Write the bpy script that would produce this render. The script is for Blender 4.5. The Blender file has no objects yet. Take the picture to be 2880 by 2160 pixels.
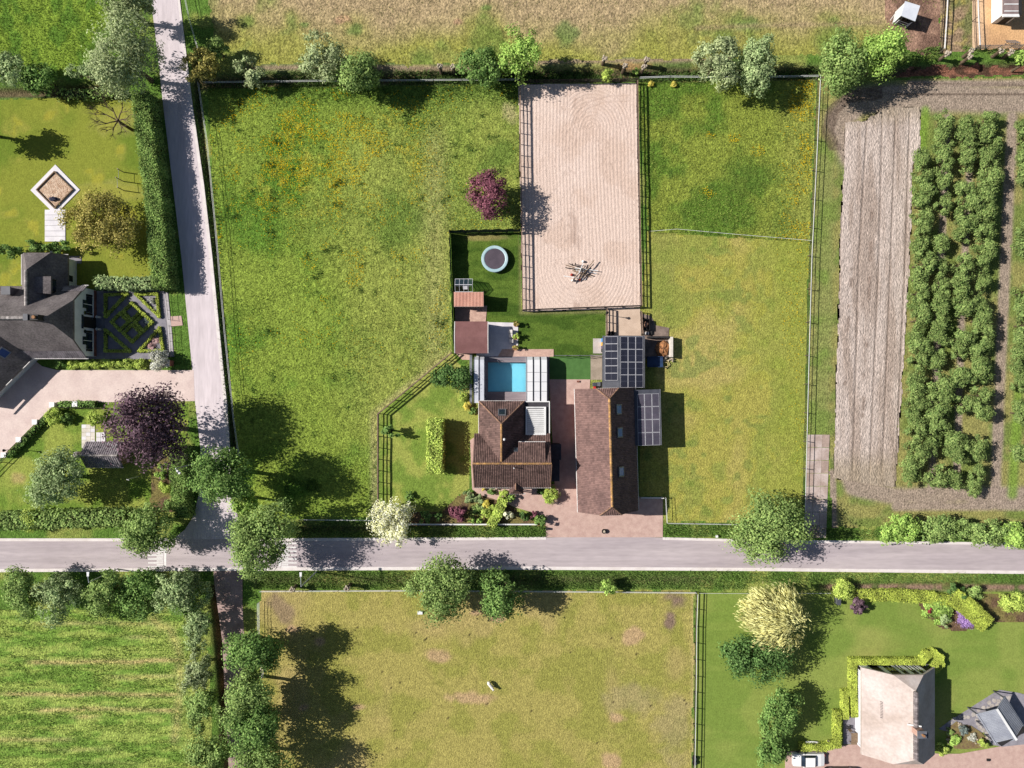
import bpy, math, random
import numpy as np
from mathutils import Vector, Matrix

# ------------------------------------------------------------------ camera, sky, sun, exposure
SC = bpy.context.scene
PX, HC = 0.05, 96.0            # metres on the ground per photo pixel, drone height
cd = bpy.data.cameras.new('camera'); cam = bpy.data.objects.new('camera', cd)
SC.collection.objects.link(cam); SC.camera = cam
cam.location = (0, 0, HC); cam.rotation_euler = (0, 0, 0)
cd.sensor_width = 36; cd.lens = 24.0; cd.clip_start = 1; cd.clip_end = 6000
EL, AZ = math.radians(38), math.radians(-8.5)
sun_travel = Vector((math.cos(AZ)*math.cos(EL), math.sin(AZ)*math.cos(EL), -math.sin(EL)))
wd = bpy.data.worlds.new('World'); SC.world = wd; wd.use_nodes = True
wn = wd.node_tree.nodes; bg = wn['Background']; sk = wn.new('ShaderNodeTexSky')
sk.sky_type = 'NISHITA'; sk.sun_disc = False
sk.sun_elevation = EL; sk.sun_rotation = math.radians(278.5)
wd.node_tree.links.new(sk.outputs[0], bg.inputs[0]); bg.inputs[1].default_value = 0.05
sl = bpy.data.lights.new('sun', 'SUN'); sl.energy = 5.0; sl.angle = math.radians(0.5); sl.color = (1.0, 0.95, 0.88)
so = bpy.data.objects.new('sun', sl); SC.collection.objects.link(so)
so.rotation_euler = sun_travel.to_track_quat('-Z', 'Y').to_euler(); so.location = (-60, 10, 80)
vs = SC.view_settings
vs.view_transform = 'Standard'; vs.look = 'None'; vs.exposure = 0.42; vs.gamma = 1.0; vs.use_curve_mapping = False
SC.cycles.max_bounces = 5; SC.cycles.diffuse_bounces = 2; SC.cycles.transparent_max_bounces = 8

# ------------------------------------------------------------------ helpers
C = SC.collection
rng = np.random.default_rng(7); rnd = random.Random(11)
def W(px, py, h=0.0):
    """ground position (m) of something seen at photo pixel px,py when it is h metres up"""
    k = PX*(1-h/HC)
    return ((px-1440)*k, (1080-py)*k)
def W3(px, py, h=0.0):
    x, y = W(px, py, h); return Vector((x, y, h))
def lin(c): c /= 255.0; return c/12.92 if c <= .04045 else ((c+.055)/1.055)**2.4
def A(r, g, b, k=1.0):
    """surface colour that reads as this sRGB value in the photo's sunlight"""
    return tuple(min(.85, lin(v)*k/1.22) for v in (r, g, b))

def tag(o, label=None, cat=None, group=None, kind=None):
    for k, v in (('label', label), ('category', cat), ('group', group), ('kind', kind)):
        if v: o[k] = v
    return o
def empty(name, loc=(0, 0, 0), rz=0.0, label=None, cat=None, group=None):
    o = bpy.data.objects.new(name, None); C.objects.link(o)
    o.location = loc; o.rotation_euler = (0, 0, rz); o.empty_display_size = .3
    return tag(o, label, cat, group)
def link(name, me, parent=None, loc=None, rot=None, scale=None):
    o = bpy.data.objects.new(name, me); C.objects.link(o)
    if parent is not None: o.parent = parent
    if loc is not None: o.location = loc
    if rot is not None: o.rotation_euler = rot
    if scale is not None: o.scale = scale
    return o

class MB:
    """collects faces for one mesh"""
    def __init__(s): s.v = []; s.f = []
    def poly(s, pts):
        b = len(s.v); s.v += [tuple(p) for p in pts]; s.f.append(tuple(range(b, b+len(pts)))); return s
    def box(s, x0, x1, y0, y1, z0, z1):
        b = len(s.v)
        s.v += [(x0,y0,z0),(x1,y0,z0),(x1,y1,z0),(x0,y1,z0),(x0,y0,z1),(x1,y0,z1),(x1,y1,z1),(x0,y1,z1)]
        s.f += [tuple(b+i for i in q) for q in ((0,3,2,1),(4,5,6,7),(0,1,5,4),(1,2,6,5),(2,3,7,6),(3,0,4,7))]; return s
    def prism(s, pts, z0, z1):
        """pts: 2D polygon; closed prism between z0 and z1"""
        a = sum(pts[i][0]*pts[(i+1) % len(pts)][1]-pts[(i+1) % len(pts)][0]*pts[i][1] for i in range(len(pts)))
        if a < 0: pts = pts[::-1]
        b = len(s.v); n = len(pts)
        s.v += [(p[0], p[1], z0) for p in pts]+[(p[0], p[1], z1) for p in pts]
        s.f.append(tuple(range(b+n-1, b-1, -1))); s.f.append(tuple(range(b+n, b+2*n)))
        for i in range(n):
            j = (i+1) % n; s.f.append((b+i, b+j, b+n+j, b+n+i))
        return s
    def slab(s, pts, t):
        """3D polygon thickened downwards by t"""
        pts = [Vector(p) for p in pts]; n = len(pts); b = len(s.v)
        nz = sum((pts[i].x*pts[(i+1) % n].y-pts[(i+1) % n].x*pts[i].y) for i in range(n))
        if nz < 0: pts = pts[::-1]
        s.v += [tuple(p) for p in pts]+[(p.x, p.y, p.z-t) for p in pts]
        s.f.append(tuple(range(b, b+n))); s.f.append(tuple(range(b+2*n-1, b+n-1, -1)))
        for i in range(n):
            j = (i+1) % n; s.f.append((b+n+i, b+n+j, b+j, b+i))
        return s
    def tube(s, pts, rad, n=6):
        pts = [Vector(p) for p in pts]
        rad = rad if isinstance(rad, (list, tuple)) else [rad]*len(pts)
        b = len(s.v)
        for i, p in enumerate(pts):
            t = (pts[min(i+1, len(pts)-1)]-pts[max(i-1, 0)]).normalized()
            u = t.cross(Vector((0, 0, 1)) if abs(t.z) < .9 else Vector((1, 0, 0))).normalized(); w = t.cross(u)
            for k in range(n):
                a = 2*math.pi*k/n; s.v.append(tuple(p+(u*math.cos(a)+w*math.sin(a))*rad[i]))
        for i in range(len(pts)-1):
            for k in range(n):
                s.f.append((b+i*n+k, b+(i+1)*n+k, b+(i+1)*n+(k+1) % n, b+i*n+(k+1) % n))
        s.f.append(tuple(range(b+n-1, b-1, -1)) ); s.f.append(tuple(b+(len(pts)-1)*n+k for k in range(n))); return s
    def lathe(s, prof, n=24, cx=0, cy=0):
        b = len(s.v)
        for r, z in prof:
            for k in range(n):
                a = 2*math.pi*k/n; s.v.append((cx+r*math.cos(a), cy+r*math.sin(a), z))
        for i in range(len(prof)-1):
            for k in range(n):
                s.f.append((b+i*n+k, b+i*n+(k+1) % n, b+(i+1)*n+(k+1) % n, b+(i+1)*n+k))
        s.f.append(tuple(range(b+n-1, b-1, -1))); s.f.append(tuple(b+(len(prof)-1)*n+k for k in range(n))); return s
    def ball(s, c, r, seed=0, n=8, m=6, j=.15):
        q = random.Random(seed); b = len(s.v)
        rx, ry, rz = r if isinstance(r, (tuple, list)) else (r, r, r)
        for i in range(1, m):
            for k in range(n):
                t = math.pi*i/m; a = 2*math.pi*k/n; e = 1+q.uniform(-j, j)
                s.v.append((c[0]+rx*e*math.sin(t)*math.cos(a), c[1]+ry*e*math.sin(t)*math.sin(a), c[2]+rz*e*math.cos(t)))
        s.v += [(c[0], c[1], c[2]+rz), (c[0], c[1], c[2]-rz)]; T = b+(m-1)*n
        for i in range(m-2):
            for k in range(n):
                s.f.append((b+i*n+k, b+(i+1)*n+k, b+(i+1)*n+(k+1) % n, b+i*n+(k+1) % n))
        for k in range(n):
            s.f.append((T, b+k, b+(k+1) % n)); s.f.append((T+1, b+(m-2)*n+(k+1) % n, b+(m-2)*n+k))
        return s
    def mesh(s, name, mat, smooth=False):
        me = bpy.data.meshes.new(name); me.from_pydata(s.v, [], s.f)
        if mat: me.materials.append(mat)
        if smooth:
            for p in me.polygons: p.use_smooth = True
        me.update(); return me
    def obj(s, name, mat, parent=None, loc=None, smooth=False, **tags):
        o = link(name, s.mesh(name, mat, smooth), parent, loc); return tag(o, **tags)

# ------------------------------------------------------------------ materials
def nt(name):
    m = bpy.data.materials.new(name); m.use_nodes = True
    t = m.node_tree; return m, t, t.nodes['Principled BSDF'], t.links.new
def noise_node(t, scale, detail=3, stretch=None, rough=.55, rotz=0):
    n = t.nodes.new('ShaderNodeTexNoise'); n.inputs['Scale'].default_value = scale
    n.inputs['Detail'].default_value = detail; n.inputs['Roughness'].default_value = rough
    g = t.nodes.new('ShaderNodeNewGeometry')
    if stretch:
        mp = t.nodes.new('ShaderNodeMapping'); mp.inputs['Scale'].default_value = stretch; mp.inputs['Rotation'].default_value[2] = rotz
        t.links.new(g.outputs['Position'], mp.inputs[0]); t.links.new(mp.outputs[0], n.inputs['Vector'])
    else: t.links.new(g.outputs['Position'], n.inputs['Vector'])
    return n
def ramp_node(t, src, lo, hi, a, b):
    r = t.nodes.new('ShaderNodeMapRange'); r.inputs[1].default_value = lo; r.inputs[2].default_value = hi
    r.inputs[3].default_value = a; r.inputs[4].default_value = b; t.links.new(src, r.inputs[0]); return r.outputs[0]
def mixc(t, fac, a, b, mode='MIX'):
    m = t.nodes.new('ShaderNodeMix'); m.data_type = 'RGBA'; m.blend_type = mode
    for sock, v in ((m.inputs[0], fac), (m.inputs[6], a), (m.inputs[7], b)):
        if hasattr(v, 'is_linked') or hasattr(v, 'links'): t.links.new(v, sock)
        elif isinstance(v, (int, float)): sock.default_value = v
        else: sock.default_value = (*v, 1)
    return m.outputs[2]
def bump(t, bsdf, src, strength, dist):
    b = t.nodes.new('ShaderNodeBump'); b.inputs['Strength'].default_value = strength; b.inputs['Distance'].default_value = dist
    t.links.new(src, b.inputs['Height']); t.links.new(b.outputs[0], bsdf.inputs['Normal'])
MATS = {}
def M(name, c1, c2=None, scale=1.5, rough=.8, bmp=0, bscale=8, bdist=.05, metal=0, spec=.3, island=0, stretch=None, fine=.12, transl=0, bands=None):
    """two-tone weathered surface"""
    if name in MATS: return MATS[name]
    m, t, b, L = nt(name); c2 = c2 or tuple(v*.72 for v in c1)
    n = noise_node(t, scale, 5, stretch)
    col = mixc(t, ramp_node(t, n.outputs[0], .35, .65, 0, 1), c1, c2)
    f = noise_node(t, scale*9, 2, stretch)
    s = t.nodes.new('ShaderNodeVectorMath'); s.operation = 'SCALE'; L(col, s.inputs[0])
    L(ramp_node(t, f.outputs[0], .3, .7, 1-fine, 1+fine), s.inputs['Scale']); col = s.outputs[0]
    if bands:
        bn_ = noise_node(t, 1, 3, bands[0], .6, bands[1]); s3 = t.nodes.new('ShaderNodeVectorMath'); s3.operation = 'SCALE'; L(col, s3.inputs[0])
        L(ramp_node(t, bn_.outputs[0], .35, .65, 1-bands[2], 1+bands[2]), s3.inputs['Scale']); col = s3.outputs[0]
    if island:
        g = t.nodes.new('ShaderNodeNewGeometry'); s2 = t.nodes.new('ShaderNodeVectorMath'); s2.operation = 'SCALE'
        L(col, s2.inputs[0]); L(ramp_node(t, g.outputs['Random Per Island'], 0, 1, 1-island, 1+island), s2.inputs['Scale']); col = s2.outputs[0]
    L(col, b.inputs['Base Color']); b.inputs['Roughness'].default_value = rough; b.inputs['Metallic'].default_value = metal
    b.inputs['Specular IOR Level'].default_value = spec
    if bmp: bump(t, b, noise_node(t, bscale, 3, stretch).outputs[0], bmp, bdist)
    if transl:
        tr = t.nodes.new('ShaderNodeBsdfTranslucent'); L(col, tr.inputs[0]); mx = t.nodes.new('ShaderNodeMixShader'); mx.inputs[0].default_value = transl
        L(b.outputs[0], mx.inputs[1]); L(tr.outputs[0], mx.inputs[2]); L(mx.outputs[0], t.nodes['Material Output'].inputs[0])
    MATS[name] = m; return m
def ground_mat(name, amp=.25, fscale=7, bmp=.5, bscale=5, bdist=.12, stretch=None):
    m, t, b, L = nt(name)
    a = t.nodes.new('ShaderNodeAttribute'); a.attribute_name = 'Col'
    f1 = noise_node(t, fscale, 2, stretch, .6); f2 = noise_node(t, fscale*.33, 3, stretch, .6)
    s = t.nodes.new('ShaderNodeVectorMath'); s.operation = 'SCALE'; L(a.outputs['Color'], s.inputs[0])
    mu = t.nodes.new('ShaderNodeMath'); mu.operation = 'MULTIPLY'
    L(ramp_node(t, f1.outputs[0], .3, .7, 1-amp, 1+amp), mu.inputs[0]); L(ramp_node(t, f2.outputs[0], .3, .7, 1-amp*.6, 1+amp*.6), mu.inputs[1])
    L(mu.outputs[0], s.inputs['Scale']); L(s.outputs[0], b.inputs['Base Color'])
    b.inputs['Roughness'].default_value = 1; b.inputs['Specular IOR Level'].default_value = .05
    if bmp: bump(t, b, noise_node(t, bscale, 3, stretch, .6).outputs[0], bmp, bdist)
    return m
def leaf_mat(name, c1, c2, transl=.28):
    if name in MATS: return MATS[name]
    m, t, b, L = nt(name)
    g = t.nodes.new('ShaderNodeNewGeometry'); a = t.nodes.new('ShaderNodeAttribute'); a.attribute_name = 'tint'
    col = mixc(t, g.outputs['Random Per Island'], c1, c2)
    s = t.nodes.new('ShaderNodeVectorMath'); s.operation = 'SCALE'; L(col, s.inputs[0])
    L(ramp_node(t, a.outputs['Fac'], 0, 1, .6, 1.4), s.inputs['Scale'])
    d = t.nodes.new('ShaderNodeBsdfDiffuse'); L(s.outputs[0], d.inputs[0])
    tr = t.nodes.new('ShaderNodeBsdfTranslucent'); L(s.outputs[0], tr.inputs[0])
    mx = t.nodes.new('ShaderNodeMixShader'); mx.inputs[0].default_value = transl
    L(d.outputs[0], mx.inputs[1]); L(tr.outputs[0], mx.inputs[2]); L(mx.outputs[0], t.nodes['Material Output'].inputs[0])
    MATS[name] = m; return m

_boxes = {}
def unit_box(mat):
    if mat.name not in _boxes: _boxes[mat.name] = MB().box(-.5, .5, -.5, .5, 0, 1).mesh('beam', mat)
    return _boxes[mat.name]
_cyl = {}
def unit_post(mat):
    if mat.name not in _cyl: _cyl[mat.name] = MB().lathe([(.5, 0), (.5, .96), (.42, 1)], 8).mesh('post', mat)
    return _cyl[mat.name]
def beam(name, mat, parent, p, q, w, t):
    """box beam from p to q (parent space), w wide (horizontal), t thick (vertical)"""
    p, q = Vector(p), Vector(q); d = q-p; l = d.length
    o = link(name, unit_box(mat), parent)
    x = d.normalized(); up = Vector((0, 0, 1)) if abs(x.z) < .95 else Vector((1, 0, 0))
    y = up.cross(x).normalized(); z = x.cross(y)
    R = Matrix((x, y, z)).transposed().to_4x4()
    mid = (p+q)/2-z*t/2
    o.matrix_local = Matrix.Translation(mid) @ R @ Matrix.Diagonal((l, w, t, 1))
    return o
# ------------------------------------------------------------------ ground: one detailed relief cut into fields, lawns and banks
GS = .25
gx = np.arange(-81, 81.001, GS); gy = np.arange(-63, 63.001, GS)
X, Y = np.meshgrid(gx, gy)
PXX = X/PX+1440; PYY = 1080-Y/PX              # photo pixel of every ground point
def vnoise(scale, seed, octv=3, stretch=(1, 1)):
    out = np.zeros_like(X); amp = 1; tot = 0
    for o in range(octv):
        s = scale/2**o; r = np.random.default_rng(seed*17+o).random((int(140/s*stretch[1])+4, int(180/s*stretch[0])+4))
        u = (X+85)/s*stretch[0]; v = (Y+66)/s*stretch[1]; i = np.floor(u).astype(int); j = np.floor(v).astype(int)
        fu = u-i; fv = v-j; fu = fu*fu*(3-2*fu); fv = fv*fv*(3-2*fv)
        i = np.clip(i, 0, r.shape[1]-2); j = np.clip(j, 0, r.shape[0]-2)
        out += amp*((r[j, i]*(1-fu)+r[j, i+1]*fu)*(1-fv)+(r[j+1, i]*(1-fu)+r[j+1, i+1]*fu)*fv); tot += amp; amp *= .55
    return out/tot
def sstep(a, b, x): t = np.clip((x-a)/(b-a), 0, 1); return t*t*(3-2*t)
def inpoly(pts, px, py):
    r = np.zeros(px.shape, bool); n = len(pts)
    for i in range(n):
        x1, y1 = pts[i]; x2, y2 = pts[(i+1) % n]
        if y1 == y2: continue
        c = ((y1 > py) != (y2 > py)) & (px < (x2-x1)*(py-y1)/(y2-y1)+x1); r ^= c
    return r
def dline(pts, px=None, py=None):
    px = PXX if px is None else px; py = PYY if py is None else py
    d = np.full(px.shape, 1e9)
    for (x1, y1), (x2, y2) in zip(pts[:-1], pts[1:]):
        l2 = (x2-x1)**2+(y2-y1)**2; t = np.clip(((px-x1)*(x2-x1)+(py-y1)*(y2-y1))/l2, 0, 1)
        d = np.minimum(d, np.hypot(px-(x1+t*(x2-x1)), py-(y1+t*(y2-y1))))
    return d
N1, N2, N3, N4 = vnoise(9, 1), vnoise(3, 2), vnoise(1.1, 3, 2), vnoise(22, 4, 2)
N5, N6, N7 = vnoise(.55, 5, 1), vnoise(1.6, 6, 2), vnoise(.95, 7, 1)
SPOT = sstep(.76, .92, N7)*sstep(.46, .62, N2*.6+N6*.4)
def blob(cx, cy, rx, ry, soft=.6, wob=.9):
    d = np.hypot((PXX-cx)/rx, (PYY-cy)/ry)+(N2-.5)*wob+(N3-.5)*wob*.7
    return 1-sstep(1-soft, 1, d)
def mixa(a, b, m): return a+(b-a)*m[..., None]
def flat(c): return np.broadcast_to(np.array(c), X.shape+(3,)).copy()

# heights: ditches and slight unevenness
Z = (vnoise(6, 9, 2)-.9)*.05+(N3-1)*.03
DITCH = [([(560, 232), (900, 222), (1300, 214), (1800, 206), (2310, 204)], 17, .8), ([(2480, 205), (2640, 196), (2900, 190), (3100, 190)], 12, .8),
         ([(545, 180), (556, 300), (585, 520), (607, 720), (625, 900), (645, 1130), (655, 1260)], 8, .55),
         ([(-200, 262), (150, 258), (330, 245)], 12, .8), ([(606, 1660), (618, 1800), (634, 2000), (650, 2250)], 14, 1.1),
         ([(2310, 1652), (2600, 1648), (3100, 1655)], 10, .35), ([(700, 1490), (1100, 1487)], 14, .4), ([(720, 1632), (2000, 1632)], 14, .35)]
DW = np.zeros_like(X)
for pts, w, dep in DITCH:
    g = np.exp(-(dline(pts)/w)**2); DW = np.maximum(DW, g*dep); Z -= g*dep

R = {}
G_lush, G_mid, G_yel = np.array(A(104,138,40)), np.array(A(138,154,58)), np.array(A(166,170,68))
G_dry, BROWN, PINK, DSOIL = np.array(A(174,166,94)), np.array(A(172,148,116)), np.array(A(200,160,132)), np.array(A(112,92,76))
G_dark = np.array(A(64,96,34))
def c_verge():
    c = mixa(flat(A(96,132,44)), flat(A(150,160,70)), sstep(.45, .7, N2)); c = mixa(c, flat(DSOIL), np.clip(DW*1.6, 0, .85))
    c = mixa(c, flat(A(158,126,112)), sstep(.35, .5, N3)*np.exp(-(dline([(2330, 1652), (3100, 1655)])/9)**2)*.9)
    d = dline([(700, 190), (1000, 188), (1300, 192), (1560, 172), (1900, 168), (2050, 160)])
    c = mixa(c, flat(A(170,140,124)), np.exp(-(d/9)**2)*.8)
    c = mixa(c, flat(A(196,150,104)), blob(1760, 183, 90, 12)*.7); return c
def c_north():
    br = sstep(165, -10, PYY+(N1-.5)*190+(N2-.5)*60); c = mixa(flat(A(156,156,72)), flat(A(180,158,120)), br)
    c = mixa(c, flat(A(112,138,50)), sstep(.56, .72, N1*.6+N2*.4)*.75); c = mixa(c, flat(A(110,136,48)), sstep(620, 560, PXX+(N2-.5)*60)*.7)
    c = mixa(c, flat(A(190,146,120)), np.maximum(blob(965, 55, 28, 16), blob(1290, 60, 20, 12))*.6)
    for q in ((855, 68, 18, 10), (1000, 85, 30, 22), (1590, 95, 45, 40), (2110, 70, 60, 30), (1370, 20, 20, 10)): c = mixa(c, flat(A(96,132,50)), blob(*q)*.7)
    d = dline([(1960, 78), (2160, 70), (2400, 66), (2480, 60)]); c = mixa(c, flat(A(168,144,116)), np.exp(-(d/8)**2)*.55)
    return c
def c_nw():
    c = mixa(flat(A(132,160,40)), flat(A(98,136,36)), sstep(.4, .65, vnoise(2.2, 21, 3, (1.6, .9)))); return mixa(c, flat(A(160,170,80)), sstep(.6, .8, N1)*.5)
def c_lawnL():
    c = mixa(flat(A(140,148,40)), flat(A(112,134,32)), sstep(.4, .65, N1)); c = mixa(c, flat(A(176,166,64)), sstep(.62, .8, N2)*.6)
    return mixa(c, flat(A(166,160,80)), np.maximum(blob(330, 330, 90, 60), blob(300, 540, 130, 40))*.5)
def c_meadow():
    c = mixa(flat(A(140,162,50)), flat(A(102,142,38)), sstep(.4, .66, N1*.55+N2*.45)); c = mixa(c, flat(A(160,166,72)), sstep(.5, .75, N4*.5+(PXX-600)/1600)*.6)
    c = mixa(c, flat(G_dark), SPOT*.5)
    c = mixa(c, flat(A(86,124,40)), np.maximum(blob(1400, 440, 70, 60), blob(1120, 620, 90, 110))*.6)
    c = mixa(c, flat(A(92,130,40)), sstep(330, 240, PYY+(N2-.5)*70)*.6)
    yel = sstep(.5, .68, N1)*np.clip(1-np.hypot((PXX-900)/330, (PYY-430)/190), 0, 1)**.5
    c = mixa(c, flat(A(206,190,50)), yel*sstep(.45, .7, N3)*.6)
    c = mixa(c, flat(A(172,168,98)), np.exp(-((PXX-1225)/40)**2)*sstep(300, 420, PYY)*.55)
    c = mixa(c, flat(A(176,168,112)), np.exp(-(dline([(1268, 990), (1050, 1165), (1052, 1440)])/10)**2)*.7)
    return mixa(c, flat(A(178,168,120)), blob(1435, 320, 26, 40)*.8)
def c_emeadow():
    c = mixa(flat(A(140,154,48)), flat(A(98,130,36)), sstep(.42, .62, N1*.5+N2*.5)); c = mixa(c, flat(G_dark), SPOT*.6)
    c = mixa(c, flat(A(84,118,36)), np.maximum(blob(2110, 500, 110, 70), blob(2220, 620, 60, 50))*.7)
    return mixa(c, flat(A(170,172,70)), sstep(2120, 2260, PXX+(N1-.5)*180)*.6)
def c_epad():
    c = mixa(flat(A(168,162,76)), flat(A(150,156,62)), sstep(.4, .65, N2)); c = mixa(c, flat(A(182,166,98)), sstep(.5, .68, N1)*.7)
    c = mixa(c, flat(A(112,140,46)), sstep(.62, .75, N6)*.5)
    c = mixa(c, flat(A(150,160,50)), sstep(2080, 2200, PXX+(N1-.5)*220)*.75)
    return mixa(c, flat(A(132,146,56)), sstep(60, 10, np.abs(PXX-1870)+(N2-.5)*60)*sstep(1000, 880, PYY)*.5)
def c_orch():
    c = mixa(flat(A(150,146,84)), flat(A(122,138,60)), sstep(.42, .62, N2)); s = np.array(A(164,146,132))
    for pts, w in (([(2400, 440), (2360, 340), (2410, 285), (2520, 275), (3100, 285)], 38), ([(2560, 236), (3100, 232)], 10), ([(2345, 1480), (2340, 1330)], 10),
                   ([(2370, 1290), (2400, 1370), (2520, 1396), (3100, 1390)], 24), ([(2520, 1425), (3100, 1422)], 12), ([(2848, 330), (2820, 900), (2800, 1400)], 15),
                   ([(2665, 330), (2640, 900), (2620, 1380)], 10), ([(2730, 420), (2705, 900), (2690, 1380)], 10)):
        c = mixa(c, flat(s), np.clip(1.4*np.exp(-(dline(pts)/w)**4)*(.45+N2), 0, .95))
    c = mixa(c, flat(A(124,158,46)), np.maximum(np.exp(-(dline([(2603, 310), (2592, 440)])/13)**4), np.exp(-(dline([(2868, 1050), (2848, 1390)])/15)**4))*.85)
    c = mixa(c, flat(A(124,146,60)), np.exp(-(dline([(2320, 420), (2318, 900), (2300, 1220)])/26)**4)*.7*(.4+N2))
    rut = np.full(X.shape, 9.)
    for k in (-16, -9, -2, 6, 13): rut = np.minimum(rut, np.abs(dline([(2350+k, 420), (2330+k, 370), (2345+k*.8, 310+k*.5), (2390, 272+k), (2480, 262+k)])-1))
    return mixa(c, flat(A(96,80,70)), np.exp(-(np.minimum(rut, np.minimum(dline([(2560, 236), (3100, 240)]), dline([(2520, 266), (3100, 264)])))/2.8)**2)*.75)
FUR = [[(2377, 360), (2362, 720), (2340, 1330)], [(2438, 347), (2416, 720), (2398, 1320)], [(2481, 312), (2472, 720), (2446, 1328)], [(2518, 340), (2505, 720), (2481, 1328)], [(2559, 317), (2546, 720), (2518, 1371)]]
def c_soil():
    n = vnoise(1.2, 31, 3, (1, .12)); c = mixa(flat(A(200,184,174)), flat(A(178,160,148)), sstep(.35, .65, n))
    c = mixa(c, flat(A(214,198,188)), sstep(.5, .7, vnoise(2.5, 33, 2, (1, .1)))*.6)
    f = np.minimum.reduce([dline(p) for p in FUR]); c = mixa(c, flat(A(92,76,66)), np.exp(-(f/2.2)**2)*.6)
    sp = np.minimum(dline([(2460, 420), (2440, 900), (2420, 1300)]), dline([(2395, 760), (2375, 1080)])); c = mixa(c, flat(A(140,120,108)), np.exp(-(sp/6)**2)*sstep(.55, .7, N3)*.7)
    return mixa(c, flat(A(164,148,124)), np.maximum(sstep(1250, 1330, PYY), sstep(370, 300, PYY+(N2-.5)*40))*.7)
def c_south():
    c = mixa(flat(A(170,160,86)), flat(A(154,152,72)), sstep(.4, .65, N2)); c = mixa(c, flat(A(182,162,104)), sstep(.48, .66, N1)*.7)
    for q in ((1006, 1989, 40, 14), (1236, 1845, 45, 28), (1319, 1965, 70, 22), (1739, 2021, 30, 18), (1722, 2139, 34, 26), (1780, 1790, 36, 30), (820, 1770, 26, 14), (850, 1990, 18, 12), (1400, 1740, 30, 12), (1340, 1725, 22, 8), (905, 1805, 22, 18)):
        c = mixa(c, flat(PINK), blob(*q)*.62)
    c = mixa(c, flat(A(136,110,104)), np.maximum(np.maximum(blob(1905, 1690, 46, 40), blob(1885, 1750, 22, 44)), blob(790, 1720, 45, 60)*.7)*.85)
    c = mixa(c, flat(A(168,150,120)), np.maximum(blob(1770, 1960, 120, 60), blob(1900, 2050, 60, 130))*.4)
    dp = (rng.random(X.shape) > .9985)&(PYY > 1740)&(PYY < 2160); c[dp] = A(58,48,38)
    return mixa(c, flat(A(196,176,120)), np.exp(-((PXX-1950)/7)**2)*.6)
def c_crop():
    n = vnoise(1.1, 41, 3, (.35, 1.5)); c = mixa(flat(A(160,180,74)), flat(A(120,156,52)), sstep(.38, .62, n))
    st = np.zeros_like(X)
    for y, x0, x1, a in ((1752, 90, 470, .45), (1790, 340, 430, .4), (1861, 70, 520, .9), (1904, 300, 500, .5), (1952, 0, 510, .85), (1995, 90, 510, .75), (2016, 200, 270, .6), (2079, -60, 200, .55), (2110, 120, 330, .25), (2148, 200, 400, .2)):
        st = np.maximum(st, a*np.exp(-((PYY-y-(N1-.5)*16)/6.5)**2)*sstep(x0-20, x0+40, PXX)*sstep(x1+30, x1-30, PXX)*(.55+.7*N2))
    st = np.maximum(st, .55*np.exp(-(dline([(430, 1745), (480, 1775), (505, 1830), (505, 1960), (490, 2080)])/14)**2)*(.3+N2))
    c = mixa(c, flat(A(204,178,124)), np.clip(st, 0, .9)); return mixa(c, flat(A(168,172,80)), sstep(505, 545, PXX+(N2-.5)*30)*.7)
def c_lawnSE():
    c = mixa(flat(A(140,156,64)), flat(A(124,148,54)), sstep(.4, .62, vnoise(5, 51, 2))); c = mixa(c, flat(A(168,164,84)), sstep(.55, .75, N1)*.55)
    return mixa(c, flat(A(158,170,74)), sstep(.5, .7, vnoise(1.2, 52, 2, (.2, 1.2)))*.18)
def c_lawnSW():
    c = mixa(flat(A(152,164,62)), flat(A(112,142,42)), sstep(.4, .65, N2)); return mixa(c, flat(A(178,158,104)), blob(50, 1345, 22, 22)*.8)
def c_lawnC():
    c = mixa(flat(A(94,120,36)), flat(A(72,100,28)), sstep(.4, .65, vnoise(1.6, 61, 3, (.5, 1.6)))); c = mixa(c, flat(A(136,142,58)), sstep(.6, .8, N1)*.6)
    c = mixa(c, flat(A(156,140,90)), blob(1370, 668, 70, 12)*.7); return mixa(c, flat(A(150,140,92)), np.exp(-(dline([(1464, 660), (1466, 880), (1700, 876)])/5)**2)*.6)
def c_lawnF():
    c = mixa(flat(A(158,166,68)), flat(A(120,146,48)), sstep(.42, .62, N2)); return mixa(c, flat(A(178,170,100)), sstep(.5, .7, N1)*.55)
def c_bed(): return mixa(flat(A(112,90,70)), flat(A(128,118,70)), sstep(.4, .65, N3))
def c_mud(): return mixa(flat(A(166,132,112)), flat(A(126,98,84)), sstep(.38, .62, N3*.5+N2*.5))
def c_weeds(): return mixa(mixa(flat(A(158,134,106)), flat(A(120,122,72)), sstep(.42, .6, N2)), flat(A(186,170,90)), sstep(.6, .75, N3)*.6)
def c_sandy(): return mixa(mixa(flat(A(222,176,126)), flat(A(204,160,116)), sstep(.4, .65, N2)), flat(A(240,214,184)), sstep(2790, 2740, PXX)*.5)
def c_ditchbank(): return mixa(mixa(flat(A(150,104,84)), flat(A(92,70,56)), sstep(.4, .62, N3)), flat(A(196,140,100)), sstep(.6, .75, N2)*.6)

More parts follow.
